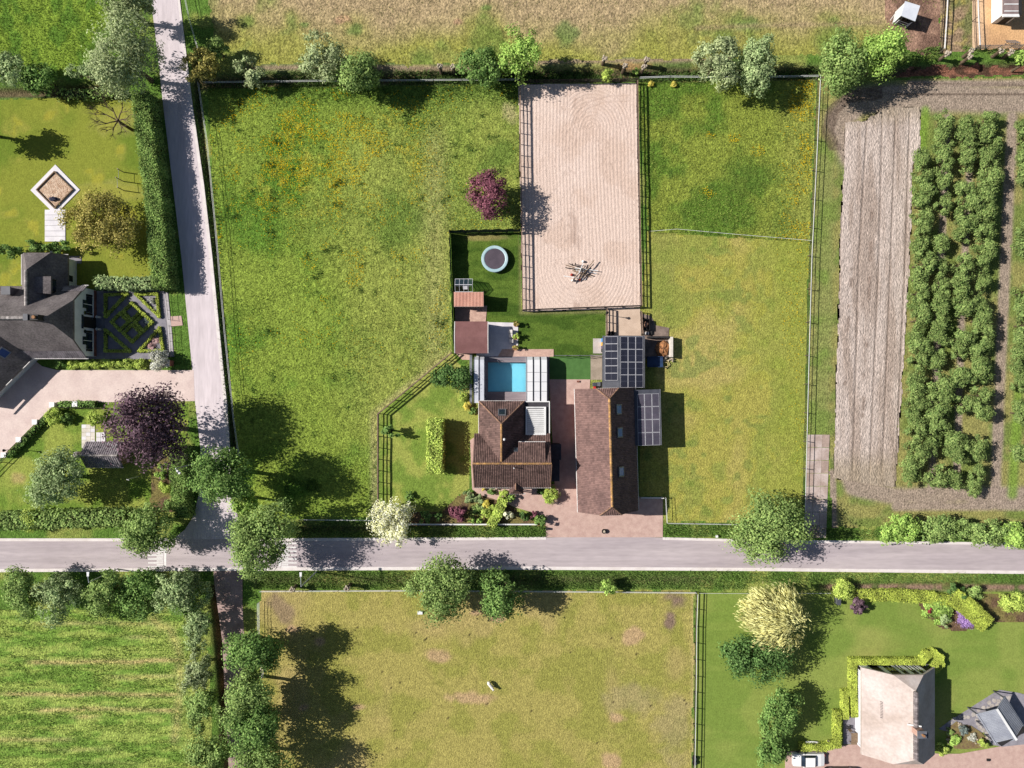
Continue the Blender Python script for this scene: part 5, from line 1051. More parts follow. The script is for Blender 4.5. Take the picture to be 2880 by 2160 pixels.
hp = MB().ball((2.35, -1.75, .1), (.9, 1.1, .75), 3, 14, 8, .2).obj('manure_heap', M('straw_manure', A(196,138,92), A(130,92,64), 3, 1, .7, 10), None, (*W(1815, 945), 0)); tag(hp, 'orange-brown manure and straw heap in the bunker', 'heap')
rk = MB()
for k in range(16): rk.ball((rnd.uniform(1.6, 3.9), -3.35+rnd.uniform(-.25, .25), rnd.uniform(.1, .35)), rnd.uniform(.1, .2), k, 6, 5, .3)
tag(rk.obj('rubble', m_pale_bark, None, (*W(1815, 945), 0)), 'pale rubble and stones below the manure bunker', 'rubble', kind='stuff')
tl = empty('trailer', (*W(1840, 1018), 0), 0, 'dark blue flatbed trailer in the barn shade', 'trailer'); MB().box(-1.1, 1.1, -.7, .7, .5, .62).obj('bed', cb('blue_tarp', (52,74,110)), tl)
for y in (-.72, .72): MB().box(-1.1, 1.1, y-.03, y+.03, .55, .9).obj('side_board', cb('blue_tarp', (52,74,110)), tl)
for y in (-.62, .62):
    w = MB().lathe([(.25, -.08), (.27, 0), (.25, .08)], 14).obj('wheel', m_black, tl); w.location = (0, y, .27); w.rotation_euler = (math.pi/2, 0, 0)
hb = MB(); pts_ = [(1863, 1012), (1878, 1015), (1884, 1026), (1872, 1037), (1864, 1030), (1862, 1018), (1876, 1020), (1878, 1030), (1868, 1033)]
tag(MB().tube([(*W(*p), .08+.03*k) for k, p in enumerate(pts_)], .05, 6).obj('hose', M('cream_hose', A(226,206,150)), None), 'coiled cream hose beside the manure bunker', 'hose')
cr_ = empty('muck_cart', (*W(1815, 915), 0), 0, 'black wheeled cart beside the sand passage', 'cart'); MB().prism([(-.45, -.7), (.45, -.7), (.45, .7), (-.45, .7)], .3, .38).obj('floor', m_black, cr_)
for b in ((-.5, -.45, -.75, .75, .3, .8), (.45, .5, -.75, .75, .3, .8), (-.45, .45, -.75, -.7, .3, .8), (-.45, .45, .7, .75, .3, .8)): MB().box(*b).obj('side', m_black, cr_)
MB().ball((0, .1, .5), (.35, .4, .25), 4, 10, 6, .2).obj('load', M('straw', A(206,160,130), A(140,100,84), 5, 1), cr_)
for x in (-.55, .55): w = MB().lathe([(.2, -.05), (.22, 0), (.2, .05)], 12).obj('wheel', m_black, cr_); w.location = (x, 0, .22); w.rotation_euler = (0, math.pi/2, 0)
blocks('crate_stack', 'white and dark crates at the corner of the solar shed', 'crates', [('crate', (-.4, .1, -.2, .2, 0, .4), m_whitep), ('crate', (.15, .55, -.15, .3, 0, .3), m_dark), ('crate', (-.35, 0, -.18, .15, .4, .6), m_steel)], (*W(1822, 938), .02))
blocks('bin_store', 'dark bins with a red lid in the corner between barn and concrete yard', 'bins', [('bin', (-1.4, -.9, -.4, .1, 0, 1.0), m_dkst), ('bin', (-.85, -.4, -.4, .15, 0, 1.0), m_steel), ('bin', (-.3, .4, -.5, .2, 0, .9), m_dark), ('lid', (-1.3, -1.0, -.75, -.45, 0, .7), cb('red_plastic', (214,60,60)))], (*W(1694, 1078), .03))
o = MB().lathe([(.28, 0), (.34, .35), (.3, .42)], 14).obj('flower_tub', m_black, None, (*W(1698, 1493), .03)); o['label'] = 'black plant tub standing on the drive at the road'; o['category'] = 'tub'
MB().ball((0, 0, .45), (.2, .2, .12), 2, 8, 5, .3).obj('plant', m_pale_bark, o)
# white garden wall behind the road verge
e = empty('garden_wall', (*W(1135, 1474), 0), 0, 'low white garden wall along the front garden bed', 'wall')
for a, b in ((1140, 1330), (1330, 1425), (1425, 1512)): xa, ya = W(a, 1473); xb, yb = W(b, 1473); beam('wall_section', m_whitep, e, (xa-e.location.x, ya-e.location.y, .35), (xb-e.location.x-.05, yb-e.location.y, .35), .16, .4)
o = MB().box(-.25, .25, -.25, .25, 0, .3).obj('garden_lantern', m_dark, None, (*W(1324, 1394), .02)); tag(o, 'small dark square lantern at the corner of the front garden', 'lantern'); o.rotation_euler.z = .5; MB().box(-.16, .16, -.16, .16, .3, .34).obj('glass', m_whitep, o)
# jump poles and blocks on the arena
m_redp = cb('red_paint', (176,60,50)); 
e = empty('jump_poles', (*W(1635, 770), 0), 0, 'pile of wooden show-jumping poles and stands on the arena sand', 'jump poles')
q = random.Random(3)
for k in range(13):
    a = q.uniform(-.45, .0) if k < 8 else q.uniform(.5, 1.2); cx, cy = q.uniform(-1.1, .9), q.uniform(-.6, 1.0); l = q.uniform(.8, 1.7); z = .08+.05*k
    beam('pole', (m_wood, m_whitep, m_dark)[k % 3], e, (cx-l*math.cos(a), cy-l*math.sin(a), z), (cx+l*math.cos(a), cy+l*math.sin(a), z+.05), .1, .1)
for k, (x, y) in enumerate(((-1.3, 1.2), (-.9, 1.3), (.6, .2))): beam('stand', m_dark, e, (x, y, 0), (x, y, 1.2), .1, .1)
beam('long_pole', m_dark, e, (.1, -.0, .9), (1.7, -.35, .15), .12, .1)
for px, py, c, l in ((1608, 773, m_redp, 'left red cone block beside the jump poles'), (1630, 786, m_redp, 'right red cone block beside the jump poles'), (1611, 789, m_whitep, 'white jump block below the red cone'), (1640, 736, m_whitep, 'lone small white block above the jump poles')):
    o = MB().lathe([(.22, 0), (.2, .1), (.1, .45), (.05, .5)], 10).obj('jump_block', c, None, (*W(px, py), -.02)); tag(o, l, 'cone', 'jump blocks on the arena')
# ------------------------------------------------------------------ thatched farmhouse on the left
fh = empty('farmhouse', (0, 0, 0), 0, 'thatched farmhouse with white gable wall at the left edge', 'house')
m_slate = M('slate_tiles', A(150,142,146), A(118,110,116), .6, .7, island=.25, fine=.1)
m_rcap = M('pale_ridge_caps', A(196,188,184), A(150,142,140), 3, .85, island=.35)
cyF = 8.5; T = halfhip(fh, -67.4, cyF, 9.8, 18.0, 2.6, 8.3, 5.2, 1.7, -math.pi/2, m_thatch, .35)   # local +y -> world +x
gable_wall(fh, T, 9.3, 8.93, 2.5, 8.1, 5.15, m_wallw)
MB().box(-75.5, -58.9, cyF-4.4, cyF+4.4, 0, 2.5).obj('wall', m_wallw, fh)
MB().box(-58.56, -58.4, cyF-4.6, cyF+4.6, 0, .55).obj('plinth', m_wallb, fh)
ridge(fh, (-75, cyF, 8.3), (-60.6, cyF, 8.3), m_rcap, .22, step=.3)
ch = MB().box(-62.0, -60.3, cyF-.35, cyF+.35, 7.4, 9.2).obj('chimney', m_dark, fh); MB().box(-62.1, -61.5, cyF-.42, cyF+.42, 9.2, 9.35).obj('chimney_cap', m_dkst, ch); MB().tube([(-60.7, cyF, 9.1), (-60.7, cyF, 9.5)], .22, 8).obj('chimney_pot', m_pot, ch)
for y, w_, h0, h1 in ((cyF+2.45, 1.1, 1.0, 2.7), (cyF-2.55, 1.1, 1.0, 2.7)):
    wi = MB().box(-58.5, -58.38, y-w_, y+w_, h0, h1-.4).obj('window', m_glass, fh); MB().box(-58.5, -58.38, y-w_*.5, y+w_*.5, h1-.4, h1+.35).obj('window_top', m_glass, wi); MB().box(-58.38, -58.34, y-.04, y+.04, h0, h1+.3).obj('glazing_bar', m_whitep, wi)
    for s in (-1, 1): MB().box(-58.5, -58.36, y+s*(w_+.18)-.13, y+s*(w_+.18)+.13, h0, h1-.4).obj('shutter', m_black, wi)
dr = MB().box(-58.5, -58.36, cyF-.75, cyF+.75, .1, 3.0).obj('door', m_black, fh); MB().box(-58.36, -58.3, cyF+.5, cyF+.6, 1.0, 1.2).obj('handle', m_steel, dr); MB().box(-58.5, -58.36, cyF-.95, cyF+.95, 3.0, 3.3).obj('fanlight', m_glass, dr)
for y in (cyF+1.25, cyF-1.3): MB().ball((-58.4, y, 2.6), (.08, .28, .28), 1, 10, 7, 0).obj('round_window', m_glass, fh)
for y in (cyF+.85, cyF-.85): MB().lathe([(.18, 0), (.14, .9), (.2, 1.0)], 10, -57.8, y).obj('porch_pillar', m_pc, fh)
MB().box(-58.4, -57.3, cyF-1.0, cyF+1.0, .03, .18).obj('doorstep', m_steel, fh)
sp_ = [(-75.5, cyF-4.9, 2.68), (-58.0, cyF-4.9, 2.68), (-58.0, cyF-4.0, 3.7), (-75.5, cyF-4.0, 3.7)]; tiles(fh, sp_, m_slate, .3, .33); gutter(fh, (-66.5, cyF-5.0, 2.5), (-58.0, cyF-5.0, 2.5), m_gut, .09)
np_ = [(-58.0, cyF+4.9, 2.68), (-61.5, cyF+4.9, 2.68), (-60.9, cyF+4.0, 3.7), (-58.0, cyF+4.0, 3.7)]; tiles(fh, np_, m_slate, .3, .33); gutter(fh, (-58.0, cyF+5.0, 2.5), (-58.9, cyF+5.0, 2.5), m_gut, .08)
# north wing
T2 = halfhip(fh, -64.0, 13.6, 6.3, 8.2, 2.5, 6.0, 4.0, 2.6, 0, m_thatch, .3, hips=False); MB().box(-66.8, -61.2, 9, 17.3, 0, 2.4).obj('wall', m_wallw, fh); ridge(fh, (-64.0, 10.3, 6.05), (-64.0, 15.0, 6.05), m_rcap, .2, step=.3)
MB().slab([(-67.15, 17.65, 2.5), (-60.85, 17.65, 2.5), (-62.7, 17.0, 4.0), (-65.3, 17.0, 4.0)], .15).obj('tiled_eave', m_slate, fh); gutter(fh, (-67.2, 17.72, 2.45), (-60.8, 17.72, 2.45), m_gut, .07); gutter(fh, (-67.2, 17.7, 2.45), (-67.2, 13.6, 2.45), m_gut, .06)
dmr = MB().slab([(-63.6, 14.2, 5.4), (-63.6, 12.2, 5.4), (-61.55, 12.0, 4.9), (-61.55, 14.4, 4.9)], .3).obj('dormer', m_thatch, fh); MB().box(-62.6, -61.75, 12.3, 14.1, 3.2, 4.65).obj('dormer_wall', m_black, dmr); MB().box(-61.75, -61.7, 12.5, 13.9, 3.6, 4.5).obj('window', m_glass, dmr)
for y in (11.2, 14.6): wi = MB().box(-61.22, -61.12, y-.5, y+.5, .9, 2.0).obj('window', m_whitep, fh); MB().box(-61.12, -61.1, y-.42, y+.42, 1.0, 1.9).obj('pane', m_glass, wi)
vch = MB().box(-67.9, -66.9, 12.0, 12.9, 2.0, 5.0).obj('side_chimney', m_dkst, fh); MB().box(-68.0, -66.8, 11.9, 13.0, 5.0, 5.15).obj('chimney_cap', m_dkst, vch)
# southwest wing, set diagonally
ax_ = Vector((-.707, -.707, 0)); nx_ = Vector((-.707, .707, 0)); c0 = Vector((*W(86, 1003, 2.6), 0))
P = lambda a, b, z: c0+ax_*a+nx_*b+Vector((0, 0, z))
for p in ([P(-2, -.3, 2.6), P(10.4, -.3, 2.6), P(10.4, 3.4, 6.0), P(-2, 3.4, 6.0)], [P(-2, 7.1, 2.6), P(10.4, 7.1, 2.6), P(10.4, 3.4, 6.0), P(-2, 3.4, 6.0)]): MB().slab(p, .3).obj('wing_roof', m_thatch, fh)
m = MB(); w5 = [P(-1.5, .3, 0), P(10.0, .3, 0), P(10.0, 6.5, 0), P(-1.5, 6.5, 0)]; m.prism([(p.x, p.y) for p in w5], 0, 2.45).obj('wing_wall', m_wallw, fh)
MB().poly([P(10.0, .3, 2.45), P(10.0, 6.5, 2.45), P(10.0, 3.4, 5.4)]).obj('wing_gable', m_dark, fh); gutter(fh, P(.2, -.38, 2.5), P(1.9, -.38, 2.5), m_gut, .08); gutter(fh, P(4.0, -.38, 2.5), P(5.2, -.38, 2.5), m_gut, .08)
vv_ = (P(0, 3.4, 6.0)-P(0, -.3, 2.6)).normalized(); n_ = ax_.cross(vv_); n_ = n_ if n_.z > 0 else -n_; skylight(fh, P(1.2, 1.9, 2.6+2.2/3.7*3.4)+n_*.05, ax_, vv_, n_, 1.3, 1.3, M('deep_blue_glass', A(70,90,150), A(60,80,136), 1, .15, spec=.8))
# garden of the farmhouse
m_grey = M('grey_clinker', A(150,146,154), A(128,124,132), 1.2, .9, fine=.1)
sheet('garden_path', [(268,818),(462,818),(476,1004),(430,1010),(155,1010),(155,1000),(268,1000)], .018, m_grey)
sheet('garden_walk', [(462,822),(473,822),(490,1004),(478,1004)], .03, M('pale_walk', A(196,190,192), A(176,170,172), 1.5, .9)); sheet('entrance_paving', [(478,890),(510,888),(514,915),(482,918)], .03, m_brick)
sheet('grey_pad', [(189,720),(229,720),(229,741),(189,741)], .02, m_grey)
m_ivory = M('ivory_slabs', A(238,234,238), A(222,218,224), .8, .8, fine=.04)
e = tag(empty('patio', (0, 0, 0)), kind='structure')
def ringpoly(o, i_, z0, z1, name, mat, par):
    for k in range(4):
        j = (k+1) % 4; MB().prism([W(*o[k]), W(*o[j]), W(*i_[j]), W(*i_[k])], z0, z1).obj(name, mat, par)
od, idd = [(156, 463), (225, 534), (156, 604), (86, 535)], [(156, 482), (209, 534), (156, 588), (104, 535)]
ringpoly(od, idd, -.1, .05, 'slab', m_ivory, e)
for k in range(6): MB().prism([W(126.5, 590+k*15), W(184, 590+k*15), W(184, 604.3+k*15), W(126.5, 604.3+k*15)], -.1, .045).obj('slab', m_ivory, e)
MB().prism([W(141, 697), W(170, 697), W(170, 718), W(141, 718)], -.1, .04).obj('slab', m_ivory, e)
sb = empty('sandbox', (*W(156, 535), 0), 0, 'diamond-shaped sandbox on the white patio', 'sandbox'); ox, oy = W(156, 535)
loc = lambda p, s=1.0: ((W(*p)[0]-ox)*s, (W(*p)[1]-oy)*s)
for k in range(4):
    j = (k+1) % 4; MB().prism([loc(idd[k]), loc(idd[j]), loc(idd[j], .93), loc(idd[k], .93)], 0, .3).obj('board', m_wood, sb)
MB().prism([loc(p, .92) for p in idd], 0, .12).obj('sand', M('sand', A(230,204,180), A(190,156,130), 2.5, 1, .9, 7, .2, fine=.25), sb)
tg = tag(MB().ball((0, 0, .25), (.55, .3, .22), 8, 12, 7, .3).obj('tarpaulin', M('blue_black_sheet', A(58,58,84), A(44,44,64), 2, .6), None, (*W(154, 561), .1)), 'crumpled dark blue sheet lying in the sandbox', 'tarpaulin')
e = empty('climbing_bars', (*W(347, 484), 0), 0, 'three wooden posts with tumbling bars on the west lawn', 'climbing bars'); Q = [Vector((0, 0, 0)), Vector((0, -1.3, 0)), Vector((.1, -2.6, 0))]; HH = [1.5, 1.9, 1.7]
for p, h in zip(Q, HH): MB().tube([p+Vector((0, 0, -.2)), p+Vector((0, 0, h))], .07, 8).obj('post', m_pale_bark, e)
MB().tube([Q[0]+Vector((0, 0, 1.2)), Q[1]+Vector((0, 0, 1.2))], .025, 6).obj('bar', m_steel, e); MB().tube([Q[1]+Vector((0, 0, 1.55)), Q[2]+Vector((0, 0, 1.55))], .025, 6).obj('bar', m_steel, e)
o = MB().box(-.45, .4, -.4, .4, 0, 1.3).obj('gate_pillar', m_wallb, None, (*W(481, 1022), 0)); tag(o, 'brick gate pillar beside the white-flowering shrub', 'pillar'); MB().box(-.52, .47, -.47, .47, 1.3, 1.42).obj('cap', m_pc, o)
# ------------------------------------------------------------------ southwest garden: slate-roofed summer house
gs = empty('summer_house', (0, 0, 0), 0, 'small slate-roofed garden house under the copper tree', 'garden house')
X0, X1, YN_, YS_, YR_ = W(241, 0, 2.2)[0], W(347, 0, 2.2)[0], W(0, 1243, 2.2)[1], W(0, 1314, 2.2)[1], W(0, 1281, 3.6)[1]
MB().box(X0+.3, X1-.3, YS_+.3, YN_-.3, 0, 2.15).obj('wall', m_wood, gs)
for p in ([(X1, YN_, 2.2), (X0, YN_, 2.2), (X0, YR_, 3.6), (X1, YR_, 3.6)], [(X0, YS_, 2.2), (X1, YS_, 2.2), (X1, YR_, 3.6), (X0, YR_, 3.6)]): MB().slab(p, .1).obj('roof_slope', m_dkst, gs); tiles(gs, p, m_slate, .3, .36)
ridge(gs, (X0, YR_, 3.6), (X1, YR_, 3.6), m_rcap, .13); gutter(gs, (X0, YS_-.05, 2.15), (X1, YS_-.05, 2.15), m_gut, .06)
for x in (X0+.3, X1-.3): MB().poly([(x, YN_-.3, 2.15), (x, YS_+.3, 2.15), (x, YR_, 3.4)]).obj('gable', m_wood, gs)
e = tag(empty('garden_patio', (0, 0, 0)), kind='structure')
for i in range(3):
    for j in range(6): MB().prism([W(230+i*12.5, 1194+j*11), W(242+i*12.5, 1194+j*11), W(242+i*12.5, 1204.4+j*11), W(230+i*12.5, 1204.4+j*11)], -.1, .03+.004*((i*5+j*3) % 3)).obj('slab', m_pc if (i+j) % 3 else m_ivory, e)
for i in range(2):
    for j in range(2): MB().prism([W(271+i*13, 1216+j*14), W(283+i*13, 1216+j*14), W(283+i*13, 1229+j*14), W(271+i*13, 1229+j*14)], -.1, .03).obj('slab', m_ivory, e)
tag(MB().lathe([(.42, 0), (.5, .5), (.48, .9), (.3, 1.15), (.08, 1.25)], 16).obj('garden_oven', M('grey_clay', A(190,180,182), A(160,150,152), 2, .8), None, (*W(226, 1278), 0)), 'round grey garden oven beside the summer house', 'oven')
# ------------------------------------------------------------------ thatched house at the lower right
th = empty('thatched_house', (0, 0, 0), 0, 'pale thatched house with chimney at the lower right', 'house')
cx, cy = 52.85, -44.75; T = halfhip(th, cx, cy, 10.0, 11.9, 2.6, 6.6, 5.0, 1.45, 0, m_thatch2, .35)
MB().box(cx-4.6, cx+4.6, cy-5.5, cy+5.35, 0, 2.5).obj('wall', m_wallw, th)
gable_wall(th, T, 9.4, 5.38, 2.5, 6.2, 4.7, m_black); gable_wall(th, T, 9.4, -5.5, 2.5, 6.2, 4.7, m_wallw)
for k, (x0, x1) in enumerate(((-4.4, -3.2), (-1.9, -1.3), (.1, .45), (1.2, 1.75), (2.5, 2.8), (3.5, 3.9))): MB().box(cx+x0, cx+x1, cy+5.38, cy+5.46, 0, 3.9 if abs(x0) < 2.6 else 2.6).obj('white_panel', m_whitep, th)
for x0, x1 in ((-1.2, 0), (.5, 1.15), (1.8, 2.45), (2.85, 3.45)):
    wi = MB().box(cx+x0, cx+x1, cy+5.38, cy+5.44, .3, 2.4).obj('window', m_glass, th); MB().box(cx+(x0+x1)/2-.03, cx+(x0+x1)/2+.03, cy+5.44, cy+5.47, .3, 2.4).obj('glazing_bar', m_whitep, wi)
m_rdk = M('grey_ridge_caps', A(150,140,140), A(104,96,98), 3, .9, island=.3)
for y0, y1 in ((cy-4.4, cy-1.0), (cy-.1, cy+4.5)): ridge(th, (cx, y0, 6.62), (cx, y1, 6.62), m_rdk, .3, step=.24)
chm = MB().box(cx-.35, cx+.65, cy-.95, cy-.2, 5.6, 7.7).obj('chimney', M('pale_brick', A(206,170,156), A(176,140,128), 3, .9), th); MB().box(cx-.45, cx+.75, cy-1.05, cy-.1, 7.7, 7.82).obj('chimney_cap', m_steel, chm); MB().tube([(cx+.2, cy-.58, 7.8), (cx+.2, cy-.58, 8.2)], .16, 8).obj('chimney_pot', m_pot, chm)
MB().slab([(cx-.9, cy-.05, 6.35), (cx+.6, cy-.05, 6.9), (cx+.6, cy+.12, 6.9), (cx-.9, cy+.12, 6.35)], .05).obj('flashing', m_whitep, chm)
sv = T(-2.9, .4, 0); sl_ = 4.0/5.0
lad = empty('roof_ladder'); lad.parent = th
for k in range(11): y = cy+2.0-.21*k*1.0; x = cx-3.15; z = 6.6-3.15*sl_+.1; beam('rung', m_rdk, lad, (x-.12, y, z-.1), (x+.12, y-.05, z+.1), .06, .06)
sky_ = MB().box(cx+2.1, cx+2.8, cy-2.6, cy-1.9, 3.9, 4.75).obj('roof_hatch', m_dkst, th)
sheet('house_paving', [(2180,2118),(2260,2110),(2360,2098),(2420,2090),(2640,2120),(2700,2120),(2820,2098),(3160,2050),(3160,2360),(2210,2360),(2208,2125)], .02, m_brick)
sheet('house_patio', [(2395,1868),(2612,1868),(2600,1880),(2430,1884),(2428,2090),(2372,2094),(2372,2010),(2400,2008)], .022, m_grey)
sheet('shed_terrace', [(2640,2050),(2667,2030),(2790,1952),(2812,1940),(2868,1949),(3000,1990),(3000,2080),(2820,2100),(2790,2095),(2770,2060),(2665,2058)], .024, M('slate_gravel', A(158,154,162), A(140,136,144), 1.5, .95, .3, 20))
# flagstones
e = tag(empty('stone_path', (0, 0, 0)), kind='structure'); m_flag = M('flagstone', A(196,188,182), A(166,158,152), 2, .85, island=.15)
for k, (px, py) in enumerate(((2672, 2032), (2684, 2022), (2700, 2016), (2712, 2017), (2723, 2017), (2737, 2010), (2749, 2011), (2752, 1997), (2766, 1990), (2782, 1976), (2796, 1970), (2808, 1972), (2818, 1962), (2828, 1964), (2838, 1962), (2790, 1984), (2804, 1984), (2780, 1992), (2747, 2026), (2750, 2036), (2755, 2046), (2765, 2054), (2775, 2062), (2778, 2074))):
    q = random.Random(k); n = 6; x, y = W(px, py); MB().prism([(x+q.uniform(.24, .36)*math.cos(6.283*i/n), y+q.uniform(.24, .4)*math.sin(6.283*i/n)) for i in range(n)], 0, .045+.01*(k % 3)).obj('flagstone', m_flag, e)
tag(MB().prism([W(*p) for p in ((2662,2050),(2690,2028),(2700,2036),(2730,2040),(2760,2060),(2778,2085),(2775,2102),(2720,2106),(2685,2105),(2668,2085),(2660,2065))], 0, .1).obj('rockery', M('bed_soil', A(120,96,74), A(140,128,80), 3, 1, .5, 10), None), kind='structure')
for k in range(26):
    q = random.Random(k+60); o = MB().ball((0, 0, .08), (q.uniform(.1, .22), q.uniform(.1, .2), .14), k, 7, 5, .3).obj('rock', m_pale_bark, None, (*W(*rnd.choice(((2662+q.uniform(0, 6), 2048+q.uniform(0, 40)), (2740+q.uniform(0, 34), 2062+q.uniform(0, 36)), (2690+q.uniform(0, 20), 2032+q.uniform(0, 10))))), .06)); tag(o, 'pale stone among the rockery plants beside the thatched house', 'stone', 'rockery stones')
# grey metal-roofed shed
gsd = empty('metal_shed', (0, 0, 0), 0, 'grey shed with ribbed metal roof at the lower right edge', 'shed'); m_rib = M('ribbed_metal', A(176,180,190), A(158,162,174), .8, .45, metal=.35, fine=.05); m_rib_shade = M('ribbed_metal_shaded', A(150,154,166), A(134,138,150), .8, .45, metal=.35, fine=.05)  # second copy: same metal, shade put into its colour for the slope off the sun
ra, rb_ = W3(2803, 1994, 3.4), W3(2858, 2081, 3.4); u_ = (rb_-ra).normalized(); v_ = Vector((-u_.y, u_.x, 0)); Lr = (rb_-ra).length; hw = 2.35
if v_.x < 0: v_ = -v_
for sg in (-1, 1):
    p = [ra+v_*sg*hw+Vector((0, 0, -1.15)), rb_+v_*sg*hw+Vector((0, 0, -1.15)), rb_, ra]; MB().slab(p, .06).obj('roof_slope', m_rib if sg < 0 else m_rib_shade, gsd); n = 22
    for k in range(n):
        c = ra+u_*Lr*(k+.5)/n; a, b = c+Vector((0, 0, .02)), c+v_*sg*hw+Vector((0, 0, -1.13)); beam('roof_rib', m_rib, gsd, a, b, .07, .05)
beam('ridge_cap', m_whitep, gsd, ra+Vector((0, 0, .08)), rb_+Vector((0, 0, .08)), .3, .06)
for sg in (-1, 1):
    for k in range(3):
        p = ra+u_*(.25+(Lr-.5)*k/2)+v_*sg*2.15; beam('post', m_dkst, gsd, (p.x, p.y, 0), (p.x, p.y, 2.3), .14, .14)
    a_, b_ = ra+v_*sg*2.15, rb_+v_*sg*2.15; beam('eave_beam', m_dkst, gsd, (a_.x, a_.y, 2.28), (b_.x, b_.y, 2.28), .12, .16)
w1, w2 = rb_-u_*.25-v_*2.1, rb_-u_*.25+v_*2.1; beam('back_wall', m_dark, gsd, (w1.x, w1.y, 2.2), (w2.x, w2.y, 2.2), .08, 2.2)
# patio furniture beside the thatched house
ft = empty('garden_table', (*W(2396, 2070), .022), 0, 'dark wooden garden table on the house patio', 'table'); MB().box(-.45, .45, -.8, .8, .7, .76).obj('top', m_wood, ft)
for x in (-.38, .38):
    for y in (-.7, .7): beam('leg', m_wood, ft, (x, y, 0), (x, y, .7), .07, .07)
def chair2(px, py, rz, label):
    e = empty('patio_chair', (*W(px, py), .022), rz, label, 'chair', 'chairs on the house patio'); MB().box(-.25, .25, -.25, .25, .4, .45).obj('seat', m_dark, e); MB().slab([(-.25, -.27, 1.0), (.25, -.27, 1.0), (.25, -.2, .45), (-.25, -.2, .45)], .04).obj('backrest', m_wood, e)
    for x in (-.22, .22):
        for y in (-.22, .22): beam('leg', m_dark, e, (x, y, 0), (x, y, .42), .05, .05)
chair2(2384, 2042, 0, 'dark patio chair above the garden table'); chair2(2412, 2062, -math.pi/2, 'upper dark patio chair right of the garden table'); chair2(2412, 2078, -math.pi/2, 'lower dark patio chair right of the garden table')
bch = empty('garden_bench', (*W(2419, 2066), .022), 0, 'pale bench against the wall of the thatched house', 'bench'); MB().box(-.2, .2, -1.0, 1.0, .4, .46).obj('seat', m_teak, bch); MB().box(.16, .22, -1.0, 1.0, .46, .9).obj('backrest', m_teak, bch)
for y in (-.9, .9): MB().box(-.18, .18, y-.05, y+.05, 0, .4).obj('leg', m_teak, bch)
# lying white boat and small swing frame on the lawn
bt = empty('rowing_boat', (*W(2287, 2086), 0), math.radians(-3), 'slender white boat lying on the lawn behind the clipped hedge', 'boat'); m = MB(); n = 12; prof = []
for k in range(n+1):
    s = k/n; w = .24*math.sin(math.pi*min(1, .12+s*.88))**.7; prof.append([(1.15-2.4*(1-s), -w, .38), (1.15-2.4*(1-s), -w*.6, .1), (1.15-2.4*(1-s), w*.6, .1), (1.15-2.4*(1-s), w, .38)])
for a, b in zip(prof[:-1], prof[1:]):
    for k in range(3): m.poly([a[k], b[k], b[k+1], a[k+1]])
    m.poly([a[3], b[3], (b[3][0], 0, .46), (a[3][0], 0, .46)]); m.poly([(a[0][0], 0, .46), (b[0][0], 0, .46), b[0], a[0]])
m.obj('hull', m_whitep, bt); MB().box(-.2, .5, -.12, .12, .44, .5).obj('cover', m_pc, bt)
fr_ = empty('flag_stand', (*W(2325, 2080), 0), 0, 'white ball ornament on a leaning pale post beside the boat', 'ornament'); MB().tube([(0, -.1, 0), (-.25, .45, 1.3)], .04, 6).obj('post', m_pale_bark, fr_); MB().ball((.05, -.3, .2), .18, 1, 10, 8, .02).obj('ball', m_whitep, fr_)
